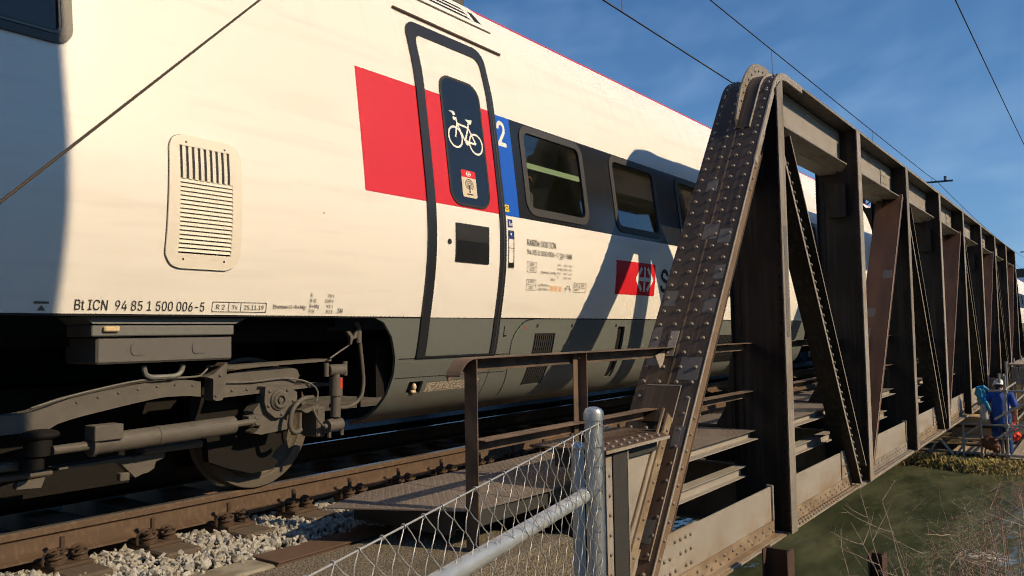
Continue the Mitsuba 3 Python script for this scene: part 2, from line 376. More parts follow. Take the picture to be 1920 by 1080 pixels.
# ------------------------------------------------------------------ track
RAILP = [(-.075, -.172), (.075, -.172), (.075, -.161), (.03, -.148), (.011, -.135), (.009, -.06), (.012, -.05), (.036, -.038), (.036, -.008), (.028, 0), (-.028, 0), (-.036, -.008), (-.036, -.038), (-.012, -.05), (-.009, -.06), (-.011, -.135), (-.03, -.148), (-.075, -.161)]
RN, RF = 5.112, 6.617
for y, l in ((RN, 'rusty brown near rail running under the train beside the walkway'), (RF, 'far rail in the shade beneath the train')):
    k = put('rail', extX([(y + a, b) for a, b in RAILP], -60, 160), 'm_rail', 25, l, 'rail')
    put(k + '__running_surface', bx(-60, 160, y - .024, y + .024, .0005, .002), 'm_railtop')
def bolt(c, h=.05):
    return cat(lathe([(0, 0), (.044, 0), (.044, .012), (.03, .018), (.03, .024)], c, (0, 0, 1), 16), cyl((c[0], c[1], c[2] + .012), (c[0], c[1], c[2] + .046), .030, 6), cyl((c[0], c[1], c[2] + .04), (c[0], c[1], c[2] + h + .02), .016, 8))
def washer(c):  # a double coil spring washer standing under a nut
    a = np.linspace(0, 3.4 * np.pi, 40)
    return tube(np.c_[c[0] + .038 * np.cos(a), c[1] + .038 * np.sin(a), c[2] + .016 + .005 * a], .0085, 6)
ORD = ['first', 'second', 'third', 'fourth', 'fifth', 'sixth', 'seventh', 'eighth', 'ninth', 'tenth', 'eleventh', 'twelfth', 'thirteenth', 'fourteenth', 'fifteenth', 'sixteenth', 'seventeenth']
for i in range(17):
    x = 1.735 + .555 * i
    on = x > 4.6
    w = .12
    s = put('sleeper', rbx(x - w, x + w, 4.60 if not on else 4.40, 7.14, -.36 if on else -.34, -.196, .012), 'm_timber', False,
            'timber sleeper with rusty bolts, %s from the left under the near rail' % ORD[i], 'sleeper', 'sleepers under the near rail')
    put(s + '__baseplate', rbx(x - .11, x + .11, 4.81, 5.39, -.1955, -.1735, .004), 'm_iron')
    for dx, dy in ((-.066, 4.89), (.066, 4.89), (0., 4.965)):
        b = bolt((x + dx, dy, -.174), .055 if dy < 4.95 else .11)
        put(s + '__bolt', cat(b, washer((x + dx, dy, -.176))), 'm_iron', 30)
    a = np.linspace(-.3, np.pi + .3, 14)
    put(s + '__spring_clip', cat(tube(np.c_[x - .072 + .046 * np.cos(a), 0 * a + 4.93, -.165 + .062 * np.sin(a)], .0125, 7), tube(np.c_[x + .072 + .046 * np.cos(a), 0 * a + 4.93, -.165 + .062 * np.sin(a)], .0125, 7),
                                 rbx(x - .035, x + .035, 4.985, 5.062, -.158, -.140, .004)), 'm_iron', 40)
# the stones
def stones(mat, n, seed):
    r = np.random.default_rng(seed); out = []
    base = []
    for k in range(10):
        p = r.normal(size=(11, 3)); p /= np.linalg.norm(p, axis=1, keepdims=True); p *= r.uniform(.7, 1.1, (11, 1))
        h = trimesh.convex.convex_hull(p); base.append((np.array(h.vertices), np.array(h.faces)))
    V, F, m = [], [], 0
    while len(V) < n:
        x, y = r.uniform(1.2, 4.55), r.uniform(4.30, 5.06)
        if y < 4.36 + .0 * x and r.random() < .5: continue
        near = min(abs((x - 1.735 + .2775) % .555 - .2775), 9)
        if near < .125 and y > 4.63: continue
        v, f = base[r.integers(10)]
        q = trimesh.transformations.random_rotation_matrix(r.random(3))[:3, :3]
        s = r.uniform(.014, .038) * np.array([1, r.uniform(.7, 1.), r.uniform(.6, .9)])
        z = -.272 + .04 * r.random() + .045 * math.exp(-((y - 4.75) / .22) ** 2) * r.random() - .05 * max(0, (4.42 - y) / .1) + (.02 if y > 5 else 0)
        V.append((v * s) @ q.T + [x, y, z]); F.append(f + m); m += len(v)
    return trimesh.Trimesh(np.vstack(V), np.vstack(F), process=False)
for i, n in enumerate((1500, 1050, 900, 420)):
    k = 'ballast' if i == 0 else 'ballast__%03d' % i
    put(k, stones('m_stone%d' % i, n, 40 + i), 'm_stone%d' % i)
tag('ballast', 'pale crushed stone ballast between near rail and kerb', kind='stuff')

# ------------------------------------------------------------------ abutment, kerb, plank
def bevel_block(pts, z0, z1, r=.02):
    P = Polygon(pts); q = P.buffer(-r, join_style='mitre')
    m = cat(extZ(list(P.exterior.coords)[:-1], z0, z1 - r)); top = trimesh.convex.convex_hull(np.vstack([np.c_[np.array(P.exterior.coords), np.full(len(P.exterior.coords), z1 - r - .001)], np.c_[np.array(q.exterior.coords), np.full(len(q.exterior.coords), z1)]]))
    return cat(m, top)
ab = put('concrete_abutment', bevel_block([(1.2, 2.95), (4.73, 2.99), (4.50, 3.65), (4.28, 4.09), (1.2, 4.09)], -3.2, -.275, .03), 'm_concrete', False, 'dark pebbly concrete abutment behind the wire mesh fence', 'abutment')
put(ab + '__bearing_shelf', rbx(4.75, 6.3, 2.55, 8.6, -3.3, -1.42, .03), 'm_concrete')
put(ab + '__back_wall', rbx(4.62, 4.74, 4.10, 8.6, -3.2, -.36, .02), 'm_kerb')
put(ab + '__ledge', extZ([(5.02, 3.62), (5.5, 3.9), (5.3, 4.4), (4.8, 4.3)], -1.419, -.62), 'm_tan')
far = put('concrete_abutment', rbx(41.6, 44.5, 2.2, 8.9, -3.2, -1.24, .04), 'm_kerb', False, 'far concrete abutment at the other end of the bridge', 'abutment')
put(far + '__back_wall', bx(42.3, 43.2, 3.9, 8.5, -1.24, -.36), 'm_kerb')
put('kerb', rbx(-2.0, 3.14, 4.10, 4.36, -.6, -.272, .015), 'm_kerb', False, 'worn pale concrete kerb edging the ballast', 'kerb')
put('steel_plank', cat(rbx(3.15, 4.14, 4.095, 4.36, -.273, -.263, .003), rbx(3.15, 4.10, 4.11, 4.34, -.40, -.2735, .003)), 'm_plank', False, 'flat rust brown steel plank between ballast and concrete', 'plank')

# ------------------------------------------------------------------ train
W0, WP, WW = 6.335, 1.765, 1.175                                  # first window, pitch, width
def side(x0, x1, holes, well=None):
    body = sbox(x0, 1.236, x1, 4.36)
    for h in holes: body = body.difference(h)
    return body
def interior(root, x0, x1):
    put(root + '__saloon', cat(bx(x0, x1, 4.75, 7.15, 1.15, 1.2), bx(x0, x1, 6.9, 6.96, 1.2, 4.0), bx(x0, x1, 5.2, 7.0, 3.9, 3.95), bx(x0, x0 + .04, 4.82, 7.0, 1.2, 3.9), bx(x1 - .04, x1, 4.82, 7.0, 1.2, 3.9)), 'm_inside')
def window(root, x, z0=2.235, z1=3.145):
    f = put(root + '__window', wrap(ring(x, z0, x + WW, z1, .15, .075), .012, .03, 'm_rubber'), None)
    put(f + '__pane', wrap(rr(x + .07, z0 + .07, x + WW - .07, z1 - .07, .09), -.006, 0, 'm_pane'), None)
def shell(root, x0, x1):
    """roof, far side, floor and ends"""
    zs = np.r_[np.linspace(4.36, 4.62, 14)]
    put(root + '__roof', cat(*[sheet([x0, x1], list(YZ(zs[6:])) + [2 * MIDY - v for v in YZ(zs[6:])[::-1]][1:], lambda X, Y: np.interp(np.minimum(Y, 2 * MIDY - Y), PROF[:, 0][PROF[:, 1] > 4.3], PROF[:, 1][PROF[:, 1] > 4.3]))]), 'm_rubber', 30)
    put(root + '__far_side', wrap(sbox(x0, .45, x1, 4.45), 0, 0, 'm_skirt', mirror=True), None)
    put(root + '__underframe', cat(bx(x0, x1, 4.95, 7.0, 1.06, 1.14), bx(x0, x1, 6.0, 6.4, .62, 1.06)), 'm_dark')
    for x in (x0, x1):
        o = np.array([(YZ(z), z) for z in np.linspace(1.0, 4.62, 40)]); o = np.vstack([o, np.c_[2 * MIDY - o[::-1, 0], o[::-1, 1]]])
        put(root + '__end_wall', extX(o, x - .02 if x == x1 else x, x if x == x1 else x + .02), 'm_dark')

C0, C1 = -5.0, 21.55
tr = 'train_coach'
wins = [W0 + WP * k for k in range(8)]
holes = [rr(x + .06, 2.295, x + WW - .06, 3.085, .09) for x in wins]
CAB = rr(-.6, 2.70, 2.10, 3.75, .10)
labels[tr] = {'label': 'nearest white coach with a red panel, bicycle door and bogie in full view', 'category': 'train coach', 'group': 'coaches of the train'}
put(tr + '__body_side', wrap(side(C0, C1, holes + [CAB.buffer(-.06)]), 0, 0, 'm_white'), None)
put(tr + '__roof_stripe', wrap(sbox(C0, 4.36, C1, 4.43), .002, 0, 'm_red'), None)
shell(tr, C0, C1); interior(tr, 6.15, C1 - .1)
# skirt with the open wheel bay
well = Polygon([(-1.2, .30), (-1.2, 1.24), (4.36, 1.24), (4.49, 1.195), (4.595, 1.08), (4.665, .92), (4.705, .77), (4.70, .615), (4.675, .50), (4.62, .30)])
well2 = Polygon([(15.6, .30), (15.4, 1.24), (20.6, 1.24), (20.4, .30)])
lou = sbox(6.57, .575, 6.94, 1.09)
slot = rr(8.245, .56, 8.41, 1.154, .02)
tread = sbox(5.14, .60, 5.87, .690)
latch = rr(4.915, .60, 5.09, .705, .01)
sk = sbox(C0, .36, C1, 1.236).difference(unary_union([well, well2, lou, slot, tread, latch]))
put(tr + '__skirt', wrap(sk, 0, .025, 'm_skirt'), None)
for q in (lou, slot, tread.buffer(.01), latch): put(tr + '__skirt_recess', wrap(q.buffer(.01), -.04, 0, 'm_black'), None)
put(tr + '__skirt_louvre', wrap(unary_union([sbox(6.575 + .036 * k, .58, 6.593 + .036 * k, 1.085) for k in range(10)]), -.006, .03, 'm_rubber'), None, kind='stuff')
put(tr + '__step_tread', wrap(sbox(5.145, .603, 5.865, .686), -.003, 0, 'm_step'), None)
def f_step(p, n, uv):
    k = voronoi(p.x * 42, p.z * 60)[0]
    return mix((.66, .60, .52), (.30, .25, .20), smoothstep(.25, .5, k))
pr('m_step', proc(f_step), .4, metal=.4)
put(tr + '__step_latch', cat(*[blob((5.0, YZ(.65) - .0, .66), (.022, .02, .03), 2), blob((5.0, YZ(.63), .62), (.03, .02, .018), 2)]), 'm_lamp', True)
seams = [line(curve([(6.52, 1.228), (6.386, 1.211), (6.29, 1.15), (6.236, 1.094), (6.20, 1.0), (6.198, .918), (6.22, .8), (6.263, .68), (6.28, .5)], 30), .012), line([(4.71, .902), (6.2, .902)], .007), line([(4.72, .745), (6.2, .735)], .006),
         line([(5.96, .36), (5.96, 1.236)], .008), line([(8.56, .5), (8.56, 1.236)], .007), line([(10.4, .4), (10.4, 1.236)], .008), line([(C0, 1.236), (C1, 1.236)], .012), line([(6.06, 1.07), (6.06, 1.16), (6.06, 1.07), (6.11, 1.075)], .014)]
put(tr + '__panel_joint', wrap(unary_union(seams), .0025, 0, 'm_black'), None)
put(tr + '__side_louvre', wrap(unary_union([sbox(10.5 + .05 * k, .62, 10.53 + .05 * k, 1.02) for k in range(60)]), .006, .006, 'm_black'), None, kind='stuff')
put(tr + '__red_marker', wrap(Point(6.40, 1.145).buffer(.014), .0035, 0, 'm_warn'), None)
put(tr + '__lock', wrap(unary_union([Point(x, 1.165).buffer(.017).difference(Point(x, 1.17).buffer(.008)) for x in (6.6, 7.24, 8.19)]), .004, .004, 'm_black'), None)
# window band, windows
band = sbox(6.20, 2.19, C1 - 2.0, 3.158).difference(unary_union(holes))
put(tr + '__window_band', wrap(band, .003, 0, 'm_band'), None)
for x in wins: window(tr, x)
k = put(tr + '__cab_window', wrap(ring(-.6, 2.70, 2.10, 3.75, .10, .075), .014, .03, 'm_frame'), None)
put(k + '__pane', wrap(CAB.buffer(-.06), -.006, 0, 'm_navy'), None)
put(k + '__seal', wrap(ring(-.55, 2.75, 2.05, 3.70, .06, .012), .02, .01, 'm_greybar'), None)
# what shows through the first windows, plus a painted reflection
lamp = mikit.ply(bx(7.8, 9.25, 5.62, 5.66, 3.118, 3.172), 'm_blind'); lamp['emitter'] = {'type': 'area', 'radiance': rgb(.13, .155, .075)}
put(tr + '__saloon_lamp', lamp, None, label='greenish light strip inside the coach')
for k in range(7):
    x = 6.95 + 1.77 * k
    put(tr + '__seat', cat(rbx(x, x + .10, 4.95, 5.45, 1.65, 2.62, .03), rbx(x - .42, x + .05, 4.95, 5.45, 1.55, 1.70, .03), rbx(x + .13, x + .23, 4.95, 5.45, 1.65, 2.62, .03)), 'm_seat')
put(tr + '__painted_reflection', bx(8.22, 8.95, 4.62, 4.64, 2.25, 2.55), 'm_reflection_blue')  # blue panel standing for sky reflected low in the second window
pr('m_reflection_blue', (.03, .12, .30), .6)
# the door
D = rr(4.90, .905, 5.965, 3.785, .13).union(sbox(4.90, .905, 5.965, 1.3))
leaf = rr(5.0, .918, 5.878, 3.675, .09).union(sbox(5.0, .918, 5.878, 1.2))
d = put(tr + '__door', wrap(leaf.intersection(sbox(4, 1.238, 7, 4)), .004, 0, 'm_white'), None, label='white sliding door with a dark window and red band')
put(d + '__frame', wrap(D.difference(leaf), .016, .02, 'm_frame'), None)
put(d + '__edge_seal', wrap(line(curve([(5.925, .92), (5.925, 3.6)], 4), .012), .019, .004, 'm_rubber').copy(), None)
put(d + '__lower_panel', wrap(leaf.intersection(sbox(4, .918, 7, 1.232)), .004, 0, 'm_skirt'), None)
put(d + '__red_band', wrap(sbox(5.001, 2.19, 5.877, 3.17), .0065, 0, 'm_red'), None)
DW = rr(5.215, 2.215, 5.745, 3.36, .13)
put(d + '__window', wrap(DW, .012, .012, 'm_navy'), None)
put(d + '__window_seal', wrap(DW.buffer(.012).difference(DW.buffer(-.012)), .014, .012, 'm_black'), None)
cw, ch = (5.345, 2.815), (5.625, 2.795)
bike = [Point(*cw).buffer(.10).difference(Point(*cw).buffer(.082)), Point(*ch).buffer(.10).difference(Point(*ch).buffer(.082))]
bb, st, hd = (5.475, 2.80), (5.535, 2.93), (5.385, 2.945)
bike += [line(q, .019) for q in ([cw, hd], [hd, st], [hd, bb], [bb, st], [bb, ch], [ch, st], [st, (5.545, 2.975)], [hd, (5.375, 3.0)])]
bike += [Polygon([(5.50, 3.005), (5.60, 3.015), (5.585, 2.975), (5.56, 2.97)]), Polygon([(5.285, 3.045), (5.36, 3.05), (5.375, 3.02), (5.34, 3.01), (5.33, 3.03)]), Point(5.35, 2.985).buffer(.018), Point(5.50, 2.79).buffer(.025)]
put(d + '__bicycle_sign', wrap(unary_union(bike), .016, 0, 'm_print'), None, label='white bicycle symbol on the dark door window')
stk = rr(5.367, 2.287, 5.567, 2.532, .02)
k = put(d + '__sticker', wrap(stk.intersection(sbox(5, 2, 6, 2.465)), .0155, 0, 'm_cream'), None, label='cream and red information sticker at the foot of the door window')
ex, ez = 5.467, 2.498
put(k + '__red_top', wrap(stk.intersection(sbox(5, 2.465, 6, 3)), .0155, 0, 'm_red'), None)
put(k + '__symbol', wrap(unary_union([Point(ex, 2.40).buffer(r).difference(Point(ex, 2.40).buffer(r - .006)).difference(sbox(ex - .09, 2.2, ex + .09, 2.36)) for r in (.022, .038, .054)] + [sbox(ex - .008, 2.33, ex + .008, 2.40), sbox(ex - .04, 2.31, ex + .04, 2.322)]), .017, 0, 'm_ink'), None)
def emblem(x, z, s):
    ch1 = line([(-.075, .135), (-.20, 0), (-.075, -.135)], .05); ch2 = affinity.scale(ch1, -1, 1, origin=(0, 0))
    g = unary_union([sbox(-.022, -.155, .022, .155), sbox(-.20, -.024, .20, .024), ch1, ch2]).intersection(sbox(-.23, -.15, .23, .15))
    return affinity.translate(affinity.scale(g, s, s, origin=(0, 0)), x, z)
put(k + '__emblem', wrap(emblem(ex, ez, .16), .017, 0, 'm_print'), None)
put(d + '__display', wrap(sbox(5.25, 1.715, 5.705, 2.048), .014, .012, 'm_band'), None)
put(d + '__display_top', wrap(sbox(5.255, 1.90, 5.70, 2.043), .0155, 0, 'm_black'), None)  # flat black field over the upper part of the display
put(d + '__button', wrap(Point(5.17, 1.878).buffer(.022), .012, .01, 'm_black'), None)
# prints on the side
red = sbox(4.21, 2.19, 4.90, 3.17)
put(tr + '__red_panel', wrap(Polygon([(4.222, 2.19), (4.90, 2.19), (4.90, 3.17), (4.222, 3.17)]), .003, 0, 'm_red'), None, label='plain red panel left of the door')
put(tr + '__class_panel', wrap(sbox(5.967, 2.19, 6.20, 3.158), .003, 0, 'm_blue'), None, label='blue panel with a white figure 2')
put(tr + '__class_figure', words('2', 5.985, 2.865, .235, .13, True, .0045), 'm_print')
k = put(tr + '__yellow_sticker', wrap(sbox(5.975, 2.225, 6.043, 2.293), .0048, 0, 'm_yellow'), None)
put(k + '__sign', wrap(Point(6.01, 2.262).buffer(.022).difference(Point(6.01, 2.262).buffer(.014)), .0062, 0, 'm_ink'), None)
k = put(tr + '__phone_sticker', wrap(sbox(6.006, 2.082, 6.078, 2.157), .0035, 0, 'm_navyblue'), None)
pr('m_navyblue', (.02, .04, .20), .4)
put(k + '__sign', wrap(line([(6.035, 2.14), (6.033, 2.105), (6.058, 2.105), (6.058, 2.12)], .011), .005, 0, 'm_print'), None)
k = put(tr + '__call_box', wrap(ring(6.008, 1.703, 6.098, 2.053, .012, .006), .005, .005, 'm_rubber'), None)
put(k + '__button_field', wrap(sbox(6.018, 1.975, 6.088, 2.043), .004, 0, 'm_navyblue'), None)
put(k + '__lamp', wrap(Point(6.05, 2.02).buffer(.012), .006, 0, 'm_print'), None)
put(k + '__socket', wrap(sbox(6.018, 1.712, 6.088, 1.752), .004, 0, 'm_dark'), None)
put(k + '__divider', wrap(sbox(6.014, 1.885, 6.092, 1.89), .004, 0, 'm_rubber'), None)
L = [words('Bt ICN  94 85 1 500 006-5', 2.132, 1.262, .056, .785), words('R 2', 3.0, 1.276, .030, .06), words('Yv', 3.115, 1.276, .030, .04), words('25.11.19', 3.205, 1.276, .030, .15),
     words('Bremse O-R+Mg', 3.432, 1.288, .026, .27), words('3R', 3.995, 1.262, .034, .055)]
for j, (a, b) in enumerate((('R', '79 t'), ('R+E', '109 t'), ('R+Mg', '91 t'), ('P/V', '51 t'))):
    z = 1.372 - .037 * j
    L += [words(a, 3.737, z, .024, (.018, .055, .085, .05)[j]), words(b, 3.872 + (0.02 if j != 1 else 0), z, .024, .058 if j != 1 else .078)]
L += [words('RABDe 500 ICN', 6.308, 1.935, .060, .50), words('94 85 0 500 006-7 CH-SBB', 6.308, 1.848, .050, .805)]
for a, x, z, h, w in (('355t', 6.35, 1.742, .026, .08), ('402t', 6.355, 1.693, .026, .08), ('470Pl', 6.345, 1.575, .028, .10), ('122t', 6.365, 1.523, .026, .07), ('R+E', 6.845, 1.763, .024, .065), ('701 t', 6.955, 1.763, .024, .075), ('(90%)', 7.055, 1.765, .017, .06),
                      ('R+Mg', 6.845, 1.722, .024, .09), ('700 t', 6.955, 1.722, .024, .075), ('(90%)', 7.055, 1.724, .017, .06), ('P/V', 6.845, 1.68, .024, .055), ('406 t', 6.955, 1.68, .024, .075), ('(70%)', 7.055, 1.682, .017, .06), ('R', 6.845, 1.638, .024, .018), ('601 t', 6.955, 1.638, .024, .075), ('(60%)', 7.055, 1.64, .017, .06),
                      ('Bremse O-R+Mg', 6.556, 1.677, .026, .265), ('[MC]', 6.733, 1.612, .024, .075), ('100,50m', 6.548, 1.552, .025, .13), ('101,00m', 6.545, 1.512, .025, .13), ('LBT', 7.195, 1.575, .024, .07), ('GBT', 7.315, 1.575, .024, .07), ('NBS', 7.195, 1.527, .024, .07)):
    L.append(words(a, x, z, h, w))
for i, m in enumerate(L): put(tr + '__lettering', m, 'm_ink' if i in (0, 14, 15) else 'm_ink2', label='large dark vehicle number' if i == 0 else None)
G = [ring(2.970, 1.260, 3.378, 1.325, .001, .004), sbox(3.088, 1.26, 3.092, 1.325), sbox(3.178, 1.26, 3.182, 1.325)]
for x0, z0, x1, z1 in ((6.312, 1.679, 6.470, 1.781), (6.322, 1.508, 6.480, 1.612)): G += [ring(x0, z0, x1, z1, .001, .004), sbox(x0, (z0 + z1) / 2 - .002, x1, (z0 + z1) / 2 + .002)]
G += [ring(7.17, 1.512, 7.42, 1.612, .001, .004), sbox(7.17, 1.56, 7.42, 1.564), sbox(7.292, 1.512, 7.296, 1.612)]
for z in (1.562, 1.523): G += [line([(6.518, z), (6.543, z)], .004), line([(6.685, z), (6.712, z)], .004), line([(6.522, z - .012), (6.522, z + .012)], .004), line([(6.708, z - .012), (6.708, z + .012)], .004)]
G += [line([(6.998, 1.545), (7.128, 1.541)], .006), line([(7.015, 1.51), (7.03, 1.548), (7.06, 1.573), (7.085, 1.573), (7.105, 1.546), (7.118, 1.51)], .007), line([(7.025, 1.515), (7.03, 1.56)], .004), line([(7.107, 1.515), (7.103, 1.56)], .004), line([(6.873, 1.835), (6.945, 1.835)], .006)]
G += [line([(1.922, 1.298), (1.998, 1.298)], .012), Polygon([(1.94, 1.256), (1.985, 1.256), (1.962, 1.284)]), Point(3.81, 1.97).buffer(.006)]
GU = unary_union(G)
for q in GU.geoms: put(tr + '__data_frame', wrap(q, .004, 0, 'm_ink2'), None)
put(tr + '__orange_sign', wrap(unary_union([ring(x, 1.512, x + .05, 1.562, .004, .006).union(sbox(x + .015, 1.528, x + .035, 1.546)) for x in (6.74, 6.815, 6.895)]), .004, 0, 'm_orange'), None)
lg = put(tr + '__logo_panel', wrap(sbox(8.06, 1.522, 9.04, 1.908), .003, 0, 'm_red'), None, label='red panel with a white arrow cross emblem')
put(lg + '__emblem', wrap(emblem(8.755, 1.715, 1.0), .0055, 0, 'm_print'), None)
for q, x, w in (('SBB', 9.19, .70), ('CFF', 10.06, .66), ('FFS', 10.90, .66)): put(tr + '__operator_lettering', words(q, x, 1.585, .27, w, True), 'm_ink')
# ventilation panel
vp = Polygon([(2.62, 1.60), (2.66, 1.535), (2.72, 1.52), (3.03, 1.52), (3.10, 1.545), (3.13, 1.62), (3.13, 2.24), (3.10, 2.30), (3.04, 2.325), (2.72, 2.33), (2.66, 2.31), (2.635, 2.25)]).buffer(-.07).buffer(.07)
gr = sbox(2.70, 1.61, 3.06, 2.262)
v = put(tr + '__vent_panel', wrap(vp.difference(gr), .014, .012, 'm_cream2'), None, label='pale vent panel with slots and louvres')
pr('m_cream2', (.74, .70, .61), .4)
put(v + '__joint', wrap(vp.buffer(.004).difference(vp), .003, 0, 'm_rubber'), None)
put(v + '__back', wrap(gr, .002, 0, 'm_black'), None)
put(v + '__bars', wrap(unary_union([sbox(2.70 + .0405 * k + .017, 2.06, 2.70 + .0405 * k + .039, 2.26) for k in range(9)]), .014, .012, 'm_cream2'), None, kind='stuff')
sl = []
for k in range(17):
    z = 1.618 + .0262 * k; y = YZ(z)
    sl.append(trimesh.convex.convex_hull(np.array([(x, y + a, z + b) for x in (2.70, 3.06) for a, b in ((-.003, .018), (-.016, .0), (-.014, .003), (-.004, .024))])))
put(v + '__louvres', cat(*sl), 'm_cream2', kind='stuff')
put(v + '__screw', wrap(unary_union([Point(x, z).buffer(.007) for x, z in ((2.745, 2.285), (3.01, 2.28), (2.735, 1.575), (3.015, 1.575))]), .0155, 0, 'm_ink'), None)
# gutter over the door, roof unit
put(tr + '__gutter', cat(tube([(4.805, YZ(3.86) - .014, 3.862), (6.295, YZ(3.85) - .014, 3.852)], .012, 8)), 'm_iron', 40)
SLOTS = [Polygon([(4.4, z), (x1, z), (x1 - .05, z + .026), (4.4, z + .026)]) for z, x1 in ((4.145, 6.03), (4.195, 6.02), (4.245, 6.00))] + [Polygon([(6.08, 4.15), (6.19, 4.15), (6.14, 4.265), (6.06, 4.265)])]
hv = Polygon([(3.2, 4.085), (6.30, 4.10), (6.34, 4.14), (6.30, 4.28), (6.18, 4.36), (3.2, 4.36)])
h = put(tr + '__roof_vent', wrap(hv, .016, .014, 'm_white'), None, label='louvred ventilation cover on the roof edge')
put(h + '__joint', wrap(hv.buffer(.008).difference(hv), .004, 0, 'm_ink'), None)
put(h + '__slots', wrap(unary_union(SLOTS), .0175, 0, 'm_black'), None)
put(tr + '__roof_box', cat(rbx(4.9, 6.05, 5.15, 6.5, 4.40, 4.66, .04), rbx(6.0, 6.35, 5.2, 6.4, 4.45, 4.58, .03)), 'm_bogie')
put(tr + '__bellows', cat(*[bx(C1 + .02 + .05 * k, C1 + .05 + .05 * k, 4.62, 7.1, 1.1, 4.1) for k in range(13)]), 'm_dark', kind='stuff')

# boxes under the sill
k = put(tr + '__equipment_box', cat(rbx(2.265, 3.185, 4.60, 4.9, 1.115, 1.185, .006), trimesh.convex.convex_hull(np.array([(x, y, z) for x, z in ((2.21, 1.228), (3.27, 1.222), (2.265, 1.186), (3.185, 1.186)) for y in (4.585, 4.9)]))), 'm_greybar', label='grey sill box with a small lamp')
put(k + '__lamp', rbx(2.325, 2.415, 4.575, 4.60, 1.142, 1.172, .006), 'm_lamp')
k = put(tr + '__air_tank_box', rbx(2.305, 3.19, 4.625, 5.0, .955, 1.112, .012), 'm_boxgrey', label='brown grey box with two raised ovals')
for x in (2.56, 2.955): put(k + '__raised_oval', extY(rr(x - .055, 1.0, x + .055, 1.075, .03), 4.619, 4.626), 'm_boxgrey')
put(tr + '__handle', cat(tube(curve([(2.63, 4.70, .935), (2.64, 4.70, .885), (2.69, 4.70, .862), (2.82, 4.70, .862), (2.87, 4.70, .885), (2.885, 4.70, .935)], 20), .016, 8)), 'm_greybar', 40)

# the bogie
b = put(tr + '__bogie', cat(bx(.2, 4.3, 6.75, 6.87, .50, .74), bx(1.3, 3.3, 5.45, 6.5, .12, .80), bx(-.1, 4.5, 5.6, 6.5, .14, .60), bx(3.08, 3.54, 4.93, 5.0, .42, .86), bx(3.54, 4.02, 4.95, 5.0, .56, .86), extY([(3.20, .46), (3.22, .26), (3.36, .20), (3.56, .135), (3.74, .14), (3.79, .19), (3.73, .23), (3.77, .28), (3.86, .33), (3.89, .46)], 4.93, 5.0)), 'm_dark')  # black outline and boxes added as shade before the wheel and to stop sun
beam = curve([(1.2, .655), (1.9, .665), (2.02, .66), (2.2, .715), (2.45, .765), (2.70, .795), (2.86, .80), (3.03, .785)], 30)
up = curve([(1.2, .70), (1.9, .70), (2.02, .71), (2.2, .765), (2.45, .805), (2.70, .832), (2.86, .838), (3.03, .815)], 30)
low = curve([(1.2, .60), (1.9, .60), (2.08, .60), (2.14, .63), (2.45, .69), (2.65, .72), (2.80, .735), (3.03, .72)], 30)
put(b + '__frame_beam', extY(np.vstack([up, low[::-1]]), 4.73, 4.87), 'm_bogie')
put(b + '__frame_bracket', cat(extY([(3.20, .935), (3.10, .86), (3.05, .845), (3.10, .83), (3.10, .70), (3.125, .685), (3.17, .69), (3.19, .76), (3.205, .93)], 4.70, 4.80)), 'm_bogie')
put(b + '__end_beam', cat(extY([(3.2, .905), (4.13, .925), (4.13, .908), (3.2, .885)], 4.74, 4.95), extY(np.vstack([curve([(3.22, .845), (3.5, .875), (3.73, .885), (3.85, .855)], 16), [(3.87, .81), (3.83, .76), (3.80, .735), (3.45, .715), (3.22, .715)]]), 4.79, 4.93), extY([(3.8, .745), (4.12, .745), (4.12, .725), (3.2, .70), (3.2, .72)], 4.75, 4.93)), 'm_bogie')
hexa = Polygon([(3.505, .755), (3.725, .752), (3.735, .72), (3.775, .70), (3.775, .625), (3.70, .565), (3.64, .532), (3.585, .535), (3.52, .585), (3.497, .65)])
put(b + '__axle_guard', extY(hexa, 4.70, 4.80), 'm_bogie', label='faceted axle guard with a round cap')
put(b + '__axle_cap', cat(lathe([(0, .03), (.018, .03), (.02, .012), (.03, .012), (.034, .03), (.052, .03), (.058, .018), (.07, .012), (.072, 0)], (3.615, 4.70, .655), (0, -1, 0), 28)), 'm_bogie', 40)
put(b + '__swing_arm', cat(extY([(3.49, .645), (3.515, .60), (3.60, .54), (3.72, .50), (3.72, .44), (3.50, .425), (3.44, .44), (3.48, .47), (3.50, .52), (3.44, .56), (3.435, .59)], 4.74, 4.85), extY([(3.36, .565), (3.47, .57), (3.47, .50), (3.38, .495)], 4.69, 4.76)), 'm_bogie')
put(b + '__damper', cat(cyl((2.10, 4.68, .495), (2.33, 4.68, .50), .026, 16), cyl((2.31, 4.68, .50), (3.235, 4.68, .522), .058, 28), tube([(2.30, 4.68, .50), (2.325, 4.68, .50), (2.33, 4.68, .50)], [.066, .066, .05], 28), tube([(2.70, 4.68, .5095), (2.712, 4.68, .5098)], .0615, 28), cyl((3.2, 4.68, .521), (3.40, 4.68, .53), .022, 14)), 'm_bogie', 35, label='long grey cylinder damper lying along the bogie')
put(b + '__damper_box', rbx(2.29, 2.455, 4.60, 4.72, .525, .612, .004), 'm_bogie')
put(b + '__damper_bracket', cat(blob((2.05, 4.74, .58), (.11, .09, .035), 3), cyl((2.05, 4.74, .47), (2.05, 4.74, .60), .07, 20), cyl((2.02, 4.74, .40), (2.02, 4.74, .46), .06, 20)), 'm_dark', 40)
